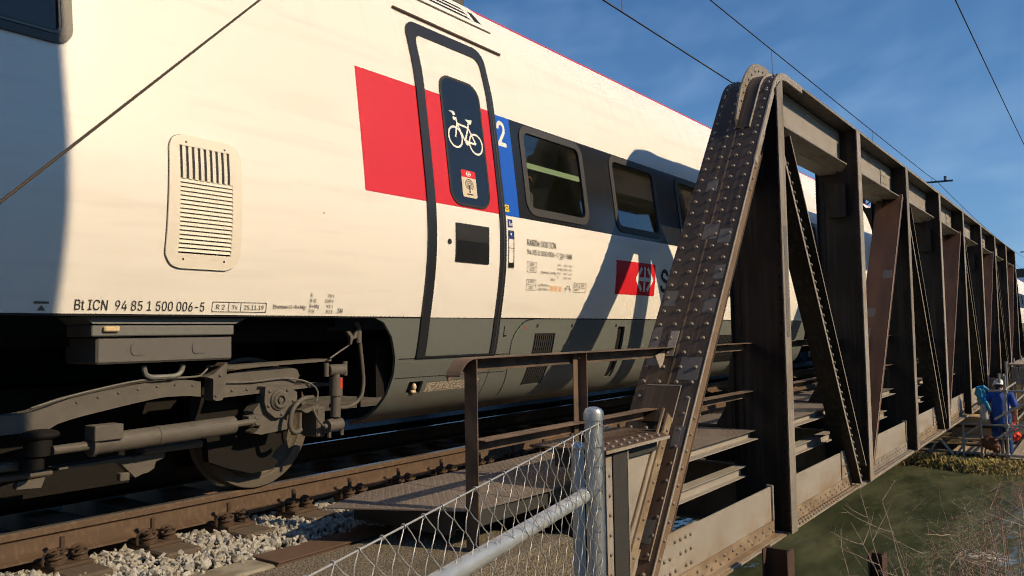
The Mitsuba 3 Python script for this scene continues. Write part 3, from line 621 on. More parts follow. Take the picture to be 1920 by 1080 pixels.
put(b + '__vertical_damper', cat(cyl((4.075, 4.63, .79), (4.075, 4.63, .655), .049, 22), cyl((4.075, 4.63, .66), (4.07, 4.63, .50), .038, 20), cyl((4.0, 4.63, .845), (4.15, 4.63, .845), .042, 20), cyl((4.075, 4.63, .78), (4.075, 4.63, .83), .03, 14), cyl((3.985, 4.63, .80), (3.985, 4.63, .90), .02, 10), cyl((4.165, 4.63, .80), (4.165, 4.63, .905), .018, 10), cyl((3.99, 4.63, .44), (4.12, 4.63, .445), .046, 20), cyl((3.96, 4.63, .44), (4.0, 4.63, .44), .018, 8)), 'm_bogie', 35, label='upright shock absorber with a red warning sticker')
lab = lathe([(.0496, 0), (.0496, .08)], (4.075, 4.63, .705), (0, 0, 1), 30); lab.update_faces((lab.triangles_center[:, 1] < 4.63) & (lab.triangles_center[:, 0] > 4.075))
put(b + '__warning_sticker', lab, 'm_warn', True)
put(b + '__damper_clamp', cat(rbx(3.94, 4.02, 4.68, 4.86, .36, .58, .01), extY([(4.0, .40), (4.16, .40), (4.17, .46), (4.12, .48), (4.02, .47), (3.98, .42)], 4.66, 4.72), cyl((4.01, 4.63, .355), (4.01, 4.63, .42), .014, 8), cyl((4.13, 4.63, .36), (4.13, 4.63, .43), .014, 8), extY([(3.80, .57), (3.96, .60), (3.96, .565), (3.84, .545)], 4.68, 4.8)), 'm_bogie', 30)
put(b + '__hose', tube(curve([(3.90, 4.68, .655), (3.82, 4.66, .655), (3.74, 4.65, .625), (3.69, 4.65, .565), (3.675, 4.65, .49), (3.69, 4.65, .44), (3.73, 4.66, .42), (3.79, 4.68, .435)], 40), .017, 10), 'm_bogie', 40)
put(b + '__thin_hose', tube(curve([(3.89, 4.66, .57), (3.90, 4.64, .52), (3.94, 4.63, .46), (3.99, 4.63, .43)], 20), .009, 8), 'm_bogie', 40)
put(tr + '__brake_hose', tube(curve([(4.375, 4.70, 1.13), (4.385, 4.70, 1.02), (4.415, 4.71, .86), (4.435, 4.72, .74), (4.42, 4.72, .64), (4.36, 4.73, .575), (4.26, 4.73, .55), (4.12, 4.75, .575)], 40), .016, 10), 'm_bogie', 40)
put(tr + '__hose_coupling', cat(cyl((4.37, 4.70, 1.04), (4.37, 4.70, 1.16), .024, 12), tube(curve([(4.37, 4.70, 1.15), (4.36, 4.70, 1.185), (4.335, 4.71, 1.19)], 8), .017, 10), extY([(4.24, 1.13), (4.27, 1.135), (4.31, 1.09), (4.34, 1.14), (4.355, 1.15), (4.345, 1.08), (4.305, 1.07), (4.29, 1.03), (4.275, 1.03), (4.28, 1.085)], 4.69, 4.72)), 'm_bogie', 35)
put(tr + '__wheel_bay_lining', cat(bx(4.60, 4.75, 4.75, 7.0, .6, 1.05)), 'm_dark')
put(b + '__bolts', cat(domes([(x, 4.73, float(np.interp(x, up[:, 0], up[:, 1])) - .03) for x in np.arange(2.25, 3.0, .12)], (0, -1, 0), .009, 1.), domes([(3.54, 4.70, .72), (3.69, 4.70, .72), (3.74, 4.70, .64), (3.53, 4.70, .62), (3.64, 4.70, .555)], (0, -1, 0), .013, 1.), domes([(x, 4.79, .74) for x in (3.3, 3.42, 3.78)], (0, -1, 0), .012, 1.), domes([(3.12, 4.70, .72), (3.15, 4.70, .85), (3.42, 4.69, .55), (3.42, 4.69, .51)], (0, -1, 0), .012, 1.)), 'm_boxgrey', True, kind='stuff')
for q in ([(3.20, 4.78, .80), (3.45, 4.775, .79), (3.70, 4.775, .80), (3.88, 4.74, .77), (3.96, 4.70, .70), (3.93, 4.68, .62)], [(2.0, 4.72, .73), (2.3, 4.715, .80), (2.7, 4.715, .85), (3.0, 4.72, .85), (3.1, 4.74, .92)], [(4.08, 4.70, .93), (4.2, 4.70, .99), (4.3, 4.72, 1.04), (4.33, 4.74, 1.12)]):
    put(b + '__cable', tube(curve(q, 24), .007, 7), 'm_boxgrey', 40)
put(b + '__track_brake', cat(extY([(2.20, .375), (2.62, .385), (2.64, .36), (2.2, .365)], 4.82, 4.95), rbx(2.70, 3.10, 4.80, 4.92, .385, .43, .01), extY([(2.55, .365), (2.72, .385), (2.86, .39), (2.84, .345), (2.79, .33), (2.78, .29), (2.74, .27), (2.70, .265), (2.66, .25)], 4.84, 4.90), rbx(2.56, 2.62, 4.83, 4.88, .24, .29, .006), rbx(1.75, 2.02, 4.80, 4.95, .395, .435, .01), rbx(1.70, 2.18, 4.84, 4.90, .335, .37, .01), extY([(2.0, .325), (2.14, .33), (2.12, .275), (1.99, .285)], 4.85, 4.9)), 'm_bogie')
WPROF = [(.0, -.09), (.09, -.09), (.10, -.04), (.14, -.01), (.30, .015), (.37, -.02), (.385, -.045), (.40, -.05), (.455, -.05), (.462, -.03), (.458, .06), (.462, .075), (.487, .08), (.487, .09), (.43, .09), (.0, .09)]
for x in (3.70, 1.0):
    for y, s in ((5.10, 1), (6.63, -1)):
        put(b + '__wheel', lathe([(r, -a) for r, a in WPROF], (x, y, .462), (0, -s, 0), 64), 'm_tyre', 35)
    put(b + '__axle', cyl((x, 5.1, .462), (x, 6.6, .462), .085, 20), 'm_dark', 40)
    for y in (5.25, 6.52): put(b + '__brake_disc', cyl((x, y, .462), (x, y + .08, .462), .30, 32), 'm_dark', 40)

# the coaches behind: one built, the rest copies
def far_coach(x0, i):
    root = 'train_coach_%03d' % i
    labels[root] = {'label': ['', 'second white coach, seen in gaps between the bridge posts', 'third white coach, far along the bridge behind the posts', 'last coach in view, emerging past the far end of the bridge'][i], 'category': 'train coach', 'group': 'coaches of the train'}
    return root
FL = 24.2
fw = [1.6 + WP * k for k in range(12)]
fh = [rr(x + .06, 2.295, x + WW - .06, 3.085, .09) for x in fw]
parts = [('body_side', wrap(side(0, FL, fh), 0, 0, 'm_white')), ('roof_stripe', wrap(sbox(0, 4.36, FL, 4.43), .002, 0, 'm_red')), ('skirt', wrap(sbox(0, .36, FL, 1.236).difference(sbox(1.2, .3, 5.6, 1.2)).difference(sbox(18.6, .3, 23., 1.2)), 0, .02, 'm_skirt')),
         ('window_band', wrap(sbox(1.3, 2.19, 23., 3.158).difference(unary_union(fh)), .003, 0, 'm_band')), ('far_side', wrap(sbox(0, .45, FL, 4.45), 0, 0, 'm_skirt', mirror=True)),
         ('underframe', mikit.ply(cat(bx(0, FL, 4.72, 7., 1.02, 1.14), bx(0, FL, 5.6, 6.2, .62, 1.02), bx(1.2, 5.6, 4.9, 6.8, .4, .8), bx(18.6, 23, 4.9, 6.8, .4, .8)), 'm_dark')),
         ('saloon', mikit.ply(cat(bx(1.2, 23, 4.75, 7.15, 1.15, 1.2), bx(1.2, 23, 7.1, 7.16, 1.2, 4.), bx(1.2, 23, 5.2, 7.1, 3.9, 3.95)), 'm_inside')),
         ('bellows', mikit.ply(cat(*[bx(FL + .02 + .05 * k, FL + .05 + .05 * k, 4.62, 7.1, 1.1, 4.1) for k in range(13)]), 'm_dark'))]
zs = np.linspace(4.43, 4.62, 10)
parts.append(('roof', mikit.ply(sheet([0, FL], list(YZ(zs)) + [2 * MIDY - v for v in YZ(zs)[::-1]][1:], lambda X, Y: np.interp(np.minimum(Y, 2 * MIDY - Y), PROF[:, 0][PROF[:, 1] > 4.3], PROF[:, 1][PROF[:, 1] > 4.3])), 'm_rubber', 30)))
fr0, pn0 = wrap(ring(0, 2.235, WW, 3.145, .15, .075), .012, .03, 'm_rubber'), wrap(rr(.07, 2.305, WW - .07, 3.075, .09), -.006, 0, 'm_pane')
wh0 = mikit.ply(lathe([(r, -a) for r, a in WPROF], (0, 5.10, .462), (0, -1, 0), 40), 'm_tyre', 35)
o = np.array([(YZ(z), z) for z in np.linspace(1.0, 4.62, 40)]); o = np.vstack([o, np.c_[2 * MIDY - o[::-1, 0], o[::-1, 1]]])
parts.append(('end_wall', mikit.ply(cat(extX(o, 0, .02), extX(o, FL - .02, FL)), 'm_dark')))
for i in (1, 2, 3):
    x0 = C1 + .68 + (i - 1) * (FL + .68); root = far_coach(x0, i)
    for n, s in parts: scene[root + '__' + n] = {**s, 'to_world': T().translate([x0, 0, 0])}
    labels[root + '__bellows'] = {'kind': 'stuff'}
    for j, x in enumerate(fw):
        n = root + '__window' + ('_%03d' % j if j else '')
        scene[n] = {**fr0, 'to_world': T().translate([x0 + x, 0, 0])}; scene[n + '__pane'] = {**pn0, 'to_world': T().translate([x0 + x, 0, 0])}
    for j, x in enumerate((2.1, 4.7, 19.5, 22.1)): scene[root + '__wheel' + ('_%03d' % j if j else '')] = {**wh0, 'to_world': T().translate([x0 + x, 0, 0])}

# ------------------------------------------------------------------ the truss bridge
BR = 'truss_bridge'
labels[BR] = {'label': 'riveted grey brown steel truss bridge carrying the train across the river', 'category': 'bridge'}
YO, YI, YM = 2.90, 3.50, 3.14                     # outer and inner faces, web
ZT, ZBOT = 4.06, -1.14
P1X, PAN, NP = 9.085, 3.62, 9
PX = [P1X + PAN * k for k in range(NP)]
S = 1.414                                         # slope of the diagonals
A = math.atan(S)
XE = 5.44                                         # foot of the end diagonal's face
def onD1(z): return XE + (z - ZBOT) / S
# end diagonal: face plate, web, angle legs
t1 = np.array([math.cos(A), 0, math.sin(A)]); n1 = np.array([-math.sin(A), 0, math.cos(A)])
def d1(s, y, h=0.): return np.array([XE, 0, ZBOT]) + t1 * s + n1 * h + np.array([0, y, 0])
def slab(f, s0, s1, y0, y1, h0, h1):
    return trimesh.convex.convex_hull(np.array([f(s, y, h) for s in (s0, s1) for y in (y0, y1) for h in (h0, h1)]))
STOP = (3.28 - ZBOT) / math.sin(A)
e = put(BR + '__end_diagonal', cat(slab(d1, -.55, STOP, YO, YI, -.018, 0), slab(d1, -.5, STOP + .7, YM + .04, YM + .056, -.42, -.018), slab(d1, -.5, STOP + .3, YO + .14, YI - .12, -.438, -.42)), 'm_endpost', label='leaning end member with four rows of rivets, worn grey patches')
put(e + '__edge_angle', cat(slab(d1, -.5, STOP, YO + .003, YO + .015, -.105, -.018), slab(d1, -.5, STOP, YO + .145, YO + .157, -.42, -.34)), 'm_brownlit')
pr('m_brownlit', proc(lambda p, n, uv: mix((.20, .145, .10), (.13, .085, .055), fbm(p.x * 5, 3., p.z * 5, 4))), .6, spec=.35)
put(e + '__edge_strip', slab(d1, -.5, STOP, YO - .004, YO + .003, -.02, .004), 'm_steel_light')
put(e + '__seam', slab(d1, 1.9, STOP, 3.188, 3.206, .0, .0025), 'm_brownlit')
rows = np.arange(.12, STOP + .02, .158)
P = []
for i, s in enumerate(rows):
    for y in (2.975, 3.122, 3.29, 3.442): P.append(d1(s, y, 0.))
put(e + '__rivets', domes(P, n1, .0225, .9), 'm_rivet', True, kind='stuff')
put(e + '__side_rivets', domes([d1(s, YO + .002, -.062) for s in rows[::1] if s < 1.9 or s > STOP - .9], (0, -1, 0), .017), 'm_rivet', True, kind='stuff')
# lower doubler plates
put(e + '__doubler_plate', cat(slab(d1, .55, 2.02, 2.955, 3.21, .0002, .012), slab(d1, 1.76, 2.13, 3.06, 3.385, .0122, .02)), 'm_endpost')
put(e + '__doubler_edge', cat(slab(d1, .55, 2.02, 2.949, 2.955, .0, .014), slab(d1, 1.76, 2.13, 3.054, 3.06, .012, .022), slab(d1, 2.125, 2.135, 3.06, 3.385, .012, .022)), 'm_steel_light')
for s_, a_, b_, h_ in [(3.95, 3.10, 3.26, .10), (3.88, 2.95, 3.08, .09), (3.12, 3.35, 3.47, .09), (3.02, 2.93, 3.05, .085), (3.42, 2.93, 3.03, .085), (2.32, 2.93, 3.13, .12), (1.63, 2.92, 3.02, .10), (2.45, 3.32, 3.47, .10), (2.62, 3.40, 3.49, .16), (1.55, 3.40, 3.485, .14), (.78, 2.98, 3.17, .10), (4.6, 3.24, 3.36, .08)]:
    u_ = .0125 if s_ < 1.9 and b_ < 3.2 else .0003
    put(e + '__paint_patch', slab(d1, s_ - h_, s_ + h_, a_, b_, u_, u_ + .0015), 'm_patch')
# curved head of the end member and the top chord's cover plates
def arc(x0, z0, x1, r, n=16):
    """centre line from the sloped face over into the level top plate"""
    th = np.linspace(A, 0, n); cx = None
    # circle tangent to the face line and to z = ZT
    zc = ZT - r; xc = onD1(0) ; 
    xc = XE + (zc - ZBOT) / S + r / math.sin(A)
    return np.c_[xc - r * np.sin(th), zc + r * np.cos(th)]
def head(y0, y1, h0, h1, r=.62, s0=0., tail=.6):
    c = arc(0, 0, 0, r); a = c[0] - np.array([math.cos(A), math.sin(A)]) * s0
    pts = np.vstack([[a], c, [c[-1] + [tail, 0]]]); t = np.gradient(pts, axis=0); t /= np.linalg.norm(t, axis=1, keepdims=True); n = np.c_[-t[:, 1], t[:, 0]]
    return extY(np.vstack([pts + n * h1, (pts + n * h0)[::-1]]), y0, y1), pts, n
H0 = .63                                           # how far below the bend the head plates start
g, cp, cn = head(YO, YI, -.02, 0, s0=H0 + .01)
put(e + '__head_plate', g, 'm_endpost')
put(e + '__head_edge', cat(head(YO - .004, YO + .012, -.075, .004, s0=H0 + .5)[0]), 'm_steel_light')
put(e + '__cover_plate', head(3.052, 3.20, .0005, .018, s0=H0 - .02)[0], 'm_endpost')
put(e + '__cover_edge', head(3.044, 3.0515, .0005, .026, s0=H0 - .02)[0], 'm_steel_light')
fin_out = curve([(8.56, 3.30), (8.64, 3.54), (8.78, 3.81), (8.97, 4.04), (9.28, 4.22), (9.62, 4.26), (9.95, 4.20), (10.25, 4.03)], 40)
put(e + '__apex_fin', extY(np.vstack([fin_out, [(9.5, 3.7)]]), 3.203, 3.221), 'm_steel', label='rounded riveted fin standing on the apex')
fp = curve([(8.66, 3.42), (8.72, 3.56), (8.86, 3.80), (9.04, 3.98), (9.30, 4.14), (9.60, 4.18), (9.88, 4.14)], 60)[::5]
put(e + '__apex_rivets', cat(domes([(x, 3.203, z) for x, z in fp], (0, -1, 0), .018)), 'm_rivet', True, kind='stuff')
hp = [[cp[0] + (cp[1] - cp[0]) * u for u in np.linspace(.05, .95, 5)], [cn[0]] * 5]
HP, HN = np.vstack([hp[0], cp[1:-1:3]]), np.vstack([hp[1], cn[1:-1:3]])
put(e + '__head_rivets', cat(*[domes([(x, y, z) for y in (2.968, 3.122)], (n_[0], 0, n_[1]), .0195, .85) for (x, z), n_ in zip(HP + HN * .0, HN)], *[domes([(x, y, z) for y in (3.29, 3.442)], (n_[0], 0, n_[1]), .0195, .85) for (x, z), n_ in zip(HP, HN)]), 'm_rivet', True, kind='stuff')

# top chord
XL = PX[-1] + .35
put(BR + '__top_plate', bx(9.75, XL, YO + .003, YI, ZT - .02, ZT), 'm_steel_shade', label='overhanging top plate of the upper chord, shade put into its colour')
put(BR + '__top_plate_edge', bx(9.75, XL, YO - .003, YO + .0025, ZT - .022, ZT + .001), 'm_steel')
tc = put(BR + '__top_chord', cat(bx(9.44, XL, YM, YM + .02, ZT - .62, ZT - .02), bx(9.0, 9.44, YM, YM + .02, ZT - .62, ZT - .24), bx(9.3, XL, YO + .30, YI - .05, ZT - .64, ZT - .62),
         *[bx(a + .115, b_ - .115, YM - .012, YM, ZT - .11, ZT - .03) for a, b_ in zip(PX[:-1], PX[1:])]), 'm_steel_light', label='top chord with overhanging plate and recessed web')
for k, (a, b_) in enumerate(zip(PX[:-1], PX[1:])):
    z = ZT - .62
    put(BR + '__chord_flange', extZ([(a + .115, YO), (b_ - .62, YO), (b_ - .14, YM - .06), (b_ - .14, YI - .1), (a + .115, YI - .1)], z - .016, z), 'm_steel')
    sp = a + .12 if k % 2 == 0 else b_ - .95
    q = put(BR + '__splice_plate', bx(sp, sp + .40, YM - .014, YM, z + .03, z + .46), 'm_steel_light')
    put(q + '__rivets', domes([(sp + .06 + .13 * i, YM - .014, z + .10 + .13 * j) for i in range(3) for j in range(3)], (0, -1, 0), .017), 'm_rivet', True, kind='stuff')
cov = [(10.3, 13.2, .014), (11.6, 15.8, .02), (15.2, 22.5, .03), (16.8, 30., .04), (19., 27, .05)]
put(BR + '__top_cover_plate', cat(*[bx(a, b_, YO + .004 * i, YI - .004 * i, ZT + .001, ZT + h) for i, (a, b_, h) in enumerate(cov)]), 'm_steel')
put(BR + '__top_rivets', cat(domes([(x, y, ZT + .001 + max([h for a, b_, h in cov if a < x < b_] + [0])) for x in np.arange(9.8, 24, .12) for y in (2.96, 3.05)], (0, 0, 1), .019)), 'm_rivet', True, kind='stuff')

# bottom chord
XB0, XB1 = XE - .3, 42.2
bc = put(BR + '__bottom_chord', cat(bx(XB0, XB1, 2.93, 3.42, ZBOT - .022, ZBOT)), 'm_steel_light', label='bottom chord flange plate edged with rivets')
edges = [XE + .85] + PX + [PX[-1] + PAN]
for k in range(len(edges) - 1):
    a, b_ = edges[k] + (.13 if k else -1.1), edges[k + 1] - .24
    w = put(BR + '__chord_web', bx(a, b_, 3.04, 3.055, ZBOT + .001, ZBOT + .52), 'm_steel_light')
    put(w + '__angle', cat(bx(a, b_ + .03, 3.026, 3.039, ZBOT + .001, ZBOT + .155), bx(a, b_ + .03, 2.955, 3.026, ZBOT + .001, ZBOT + .012)), 'm_ochre' if k % 3 != 2 else 'm_steel')
    rv = [(x, 3.026, ZBOT + .05 + .055 * (i % 2)) for i, x in enumerate(np.arange(a + .05, b_, .105))]
    rv2 = [(x, 2.985, ZBOT + .012) for x in np.arange(a + .05, b_, .11 if k > 0 else 9)] + [(x, 2.945, ZBOT + .001) for x in np.arange(a + .08, b_, .11 if k > 0 else 9)]
    put(w + '__rivets', cat(domes(rv, (0, -1, 0), .020), domes(rv2, (0, 0, 1), .020)), 'm_rivet', True, kind='stuff')
    put(w + '__end_angle', bx(b_ - .012, b_ + .02, 3.02, 3.09, ZBOT + .16, ZBOT + .535), 'm_steel_light')
    sx = (b_ - .78) if k % 2 == 1 else (edges[0] - .4 if k == 0 else None)
    if sx:
        q = put(BR + '__gusset_plate', bx(sx, sx + (.76 if k else .95), 3.024, 3.040, ZBOT + .165, ZBOT + .54), 'm_steel_light')
        put(q + '__rivets', domes([(sx + .06 + .105 * i, 3.024, ZBOT + .22 + .12 * j) for i in range(7 if k else 8) for j in range(3) if (i + j) % 5], (0, -1, 0), .020), 'm_rivet', True, kind='stuff')
pr('m_ochre', proc(lambda p, n, uv: mix((.27, .215, .155), (.19, .14, .095), smoothstep(.3, .7, fbm(p.x * 4, 1., p.z * 7, 4)))), .65, spec=.3)
put(BR + '__flange_underplate', cat(bx(XB0, 9.3, 2.95, 3.4, ZBOT - .036, ZBOT - .0225), bx(12.2, 30, 2.925, 3.4, ZBOT - .038, ZBOT - .0225)), 'm_steel')

# posts
def post(x, k):
    h = .105
    top = ZT - .021 if k else 3.90
    m = cat(bx(x - .008, x + .008, YO + .012, YI - .012, ZBOT + .001, top), extY([(x - .07, ZBOT + .001), (x + .07, ZBOT + .001), (x + .07, top + (0 if k else .04)), (x - .07, top - (0 if k else .05))], YI - .012, YI))
    p = put(BR + '__post', m, 'm_steel_shade')
    put(p + '__outer_plate', extY([(x - h, ZBOT + .001), (x + h, ZBOT + .001), (x + h, ZT - .05 if k else 3.945), (x - h, ZT - .05 if k else 3.80)], YO - .03, YO - .018), 'm_steel_light' if k % 2 else 'm_steel')
    put(p + '__angle', cat(bx(x - .10, x - .009, YO - .018, YO - .006, ZBOT + .001, top - (.02 if k else .10)), bx(x - .021, x - .009, YO - .006, YO + .09, ZBOT + .002, top - .002), bx(x - .019, x - .009, YI - .10, YI - .013, ZBOT + .002, top - .002)), 'm_steel_shade')
    if k < 4:
        put(p + '__rivets', cat(domes([(x - .021, YO + .045, z) for z in np.arange(ZBOT + .1, top, .13)], (-1, 0, 0), .016), domes([(x - .105, YO - .012, z) for z in np.arange(ZBOT + .1, top, .13)], (-1, 0, 0), .010)), 'm_steel_shade', True, kind='stuff')
    # bracket out to the cross girder
    put(p + '__bracket', extYZ([(YI - .02, .9), (YI + .05, .75), (YI + .12, .2), (YI + .38, -.25), (YI + .38, ZBOT + .3), (YI - .02, ZBOT + .1)], x - .007, x + .007), 'm_steel_shade')
    if k == 0: put(p + '__paint_patch', bx(x - .045, x + .06, YO - .0325, YO - .0305, 1.0, 2.25), 'm_patch')
    put(p + '__knee_plate', bx(x - .13, x - .115 + .09, YO + .16, YO + .40, 2.75, 3.25), 'm_steel_shade')
def extYZ(pts, x0, x1): return extX(pts, x0, x1)
pr('m_steel_shade', proc(lambda p, n, uv: mix(mix((.021, .019, .0165), (.036, .032, .028), smoothstep(.3, .7, fbm(p.x * 2, p.y * 4, p.z * 1.5, 4))), (.055, .05, .045), smoothstep(.55, .8, noise(p.y * 30, p.x * 30, p.z * .8)) * .6)), .6, spec=.3)  # steel with shade put into its colour, for faces turned from the sun
for k, x in enumerate(PX): post(x, k)

# diagonals between the posts
def diagonal(xa, za, xb, zb, face, brown, riv, lab=None):
    """an I member from (xa, za) to (xb, zb); its upper flange lies on that line"""
    p, q = np.array([xa, za]), np.array([xb, zb]); t = (q - p) / np.linalg.norm(q - p); n = np.array([-t[1], t[0]])
    if n[1] < 0: n = -n
    L_ = np.linalg.norm(q - p)
    def f(s, y, h): v = p + t * s + n * h; return np.array([v[0], y, v[1]])
    YD = 3.16 if face else 3.33
    d = put(BR + '__diagonal', cat(slab(f, 0, L_, YO, YD, -.016, 0), slab(f, 0, L_, (YO + YD) / 2, (YO + YD) / 2 + .014, -.36, -.016)), brown, label=lab)
    put(d + '__lower_flange', slab(f, 0, L_, YO + (.0 if face else .10), YD - (.0 if face else .05), -.376, -.36), 'm_steel_shade' if face else brown)
    put(d + '__edge', cat(slab(f, 0, L_, YO - .003, YO, -.02, .002)), 'm_steel_light')
    if face: put(d + '__lower_edge', slab(f, 0, L_, YO - .006, YO - .0005, -.405, -.355), 'm_steel_light')
    if riv: put(d + '__rivets', domes([f(s, YO - .004, -.352) for s in np.arange(.2, L_ - .1, .125)], (n[0] * .8, -.4, n[1] * .8), .024, .9), 'm_steel_light', True, kind='stuff')
    if not face:
        put(d + '__angle', slab(f, 0, L_, YO + .0005, YO + .012, -.10, -.02), brown)
        rr_ = np.random.default_rng(int(xa * 10))
        if riv is None:
            for s, y in ((1.75, 2.92), (2.55, 3.12), (2.95, 3.16), (3.85, 3.1)): put(d + '__paint_patch', slab(f, s, s + .17, y, y + .15, .0003, .0018), 'm_patch')
for k in range(NP - 1):
    xa, xb = PX[k], PX[k + 1]
    if k % 2 == 0:      # from the top of this post down to the foot of the next
        diagonal(xa + .42, ZT - .70, xb + .10 - .30, ZBOT + .25, True, 'm_steel_shade', k == 0, 'dark diagonal with a rivet row along its lit edge' if k == 0 else None)
    else:               # leaning back: face towards the near end of the bridge
        diagonal(xb - .34, ZT - .55, xa + .14, ZBOT + .12, False, 'm_rustface', None if k == 1 else False, 'rust brown diagonal with pale paint patches' if k == 1 else None)
# far end diagonal
def dE(s, y, h=0.): return np.array([PX[-1] + PAN, 0, ZBOT]) + np.array([-math.cos(A), 0, math.sin(A)]) * s + np.array([math.sin(A), 0, math.cos(A)]) * h + np.array([0, y, 0])
put(BR + '__end_diagonal', cat(slab(dE, -.3, STOP + .85, YO, YI, -.018, 0), slab(dE, -.3, STOP + .6, YM, YM + .016, -.42, -.018)), 'm_steel_shade')
# gussets in the web plane at the top nodes
for k in range(0, NP, 2):
    x = PX[k]
    put(BR + '__node_gusset', extY([(x - .55, ZT - .64), (x + .55, ZT - .64), (x + .34, ZT - 1.27), (x - .34, ZT - 1.27)], YM + .06, YM + .075), 'm_steel_shade')

# bearing end: shelf plate, stiffeners, end web
sh = put(BR + '__bearing_shelf', trimesh.convex.convex_hull(np.array([(5.0, 2.88, .255), (6.02, 2.88, .25), (6.36, 3.16, .25), (6.36, 3.55, .25), (5.02, 3.55, .255), (5.0, 2.88, .24), (6.02, 2.88, .235), (6.36, 3.16, .235), (6.36, 3.55, .235), (5.02, 3.55, .24)])), 'm_endpost', label='riveted shelf plate at the foot of the end member')
put(sh + '__angle', cat(bx(5.0, 6.02, 2.99, 3.0, .13, .2345), bx(4.985, 4.999, 2.885, 3.3, .12, .25)), 'm_dark2')
put(sh + '__edge', bx(5.0, 6.02, 2.874, 2.8795, .233, .2555), 'm_steel_light')
put(sh + '__rivets', domes([(5.09 + .125 * i, y, .255) for i in range(8) for y in (2.95, 3.06)], (0, 0, 1), .019), 'm_rivet', True, kind='stuff')
st = put(BR + '__end_stiffener', cat(bx(5.19, 5.40, 2.93, 2.945, ZBOT, .235)), 'm_dark2')
pr('m_dark2', (.034, .034, .034), .6)
put(st + '__angle', cat(bx(5.10, 5.185, 2.94, 2.952, ZBOT, .20), bx(5.40, 5.415, 2.925, 3.0, ZBOT, .235)), 'm_steel_light')
put(st + '__rivets', domes([(5.145, 2.94, z) for z in np.arange(ZBOT + .08, .18, .14)], (0, -1, 0), .017), 'm_rivet', True, kind='stuff')
ew = put(BR + '__end_web', extY([(5.30, ZBOT), (5.30, .20), (6.28, .20), (5.6, -.8), (5.62, ZBOT)], 3.03, 3.045), 'm_steel_light', label='pale end web panel behind the stiffener')
put(ew + '__angle', cat(slab(d1, .3, 1.75, 3.012, 3.028, .10, .20), slab(d1, .3, 1.75, 3.012, 3.028, .27, .29)), 'm_ochre')
put(ew + '__rivets', domes([d1(s, 3.012, .15) for s in np.arange(.35, 1.7, .158)], (0, -1, 0), .016), 'm_rivet', True, kind='stuff')
put(BR + '__bearing', cat(rbx(5.2, 5.9, 2.95, 3.45, ZBOT - .25, ZBOT - .037, .02)), 'm_dark2')

ft = []
MY = lambda y: 2 * MIDY - y
ft += [bx(XB0, XB1, MY(3.42), MY(2.93), ZBOT - .022, ZBOT), bx(XB0, XB1, MY(3.06), MY(3.04), ZBOT, ZBOT + .52), bx(9.4, XL, MY(YI), MY(YO), ZT - .02, ZT), bx(9.0, XL, MY(YM + .02), MY(YM), ZT - .62, ZT - .02)]
for k, x in enumerate(PX): ft += [bx(x - .008, x + .008, MY(YI), MY(YO), ZBOT, ZT - .02), bx(x - .1, x + .1, MY(YO - .01), MY(YO - .02), ZBOT, ZT - .02)]
for k in range(-1, NP):
    up_ = k % 2 != 0; xa = PX[k] if k >= 0 else XE + .2; xb = PX[k + 1] if k + 1 < NP else PX[-1] + PAN
    ft.append(bar((xa, MY(3.2), ZBOT + .1 if up_ else ZT - .3), (xb, MY(3.2), ZT - .3 if up_ else ZBOT + .1), .58, .02, (0, 0, 1)))
ft.append(bx(4.2, 42, 7.4, 8.45, -.06, -.03))
ft.append(bx(4.2, 42, 8.46, 8.48, -1.2, .10))
for z in (.945, .415): ft.append(bx(4.2, 42, 8.42, 8.43, z - .07, z))
for x in np.arange(4.2, 42, 1.8): ft.append(bx(x, x + .06, 8.42, 8.43, -.5, .94))
put(BR + '__far_truss', cat(*ft), 'm_steel_shade', kind='stuff')
# deck: cross girders, stringers, walkway
for k, x in enumerate([XE + .6] + PX + [PX[-1] + PAN]):
    put(BR + '__cross_girder', cat(bx(x - .01, x + .01, 3.52, 8.3, ZBOT + .05, -.44), bx(x - .12, x + .12, 3.52, 8.3, -.44, -.425), bx(x - .12, x + .12, 3.52, 8.3, ZBOT + .035, ZBOT + .05)), 'm_steel')
for y in (4.75, 6.98): put(BR + '__stringer', cat(bx(4.9, 42, y - .006, y + .006, -.80, -.38), bx(4.9, 42, y - .1, y + .1, -.38, -.366), bx(4.9, 42, y - .1, y + .1, -.815, -.80)), 'm_steel')
xs_ = [5.6] + PX + [PX[-1] + PAN]
for k in range(len(xs_) - 1):
    a, b_ = xs_[k] + (.2 if k else -.4), xs_[k + 1] - .16
    w = put(BR + '__walkway_bearer', cat(bx(a, b_, 3.40, 3.41, -.54, -.44), bx(a, b_, 3.34, 3.47, -.44, -.43), bx(a, b_, 3.34, 3.47, -.55, -.54)), 'm_steel_light')
    q = put(BR + '__walkway_bracket', cat(bx(a + .28, a + .30, 3.25, 4.35, -.50, -.31), bx(a + .22, a + .36, 3.25, 4.35, -.31, -.298), bx(a + .22, a + .36, 3.25, 4.35, -.512, -.50)), 'm_dark2')
    put(BR + '__edge_angle', cat(bx(a, b_, 3.19, 3.30, -.125, -.115), bx(a, b_, 3.29, 3.30, -.115, -.035)), 'm_steel_light')
POLY = [((3.58, 4.20), (3.74, 3.82), (4.82, 3.82), (4.82, 4.36)), ((3.58, 4.20), (4.82, 4.36), (4.0, 4.36))]
plates = [[(3.585, 4.20), (4.035, 3.30), (4.50, 3.27), (4.50, 4.36), (4.1, 4.36)], [(4.51, 3.27), (5.20, 3.25), (5.20, 4.36), (4.51, 4.36)], [(5.21, 3.25), (6.4, 3.235), (6.4, 4.36), (5.21, 4.36)]]
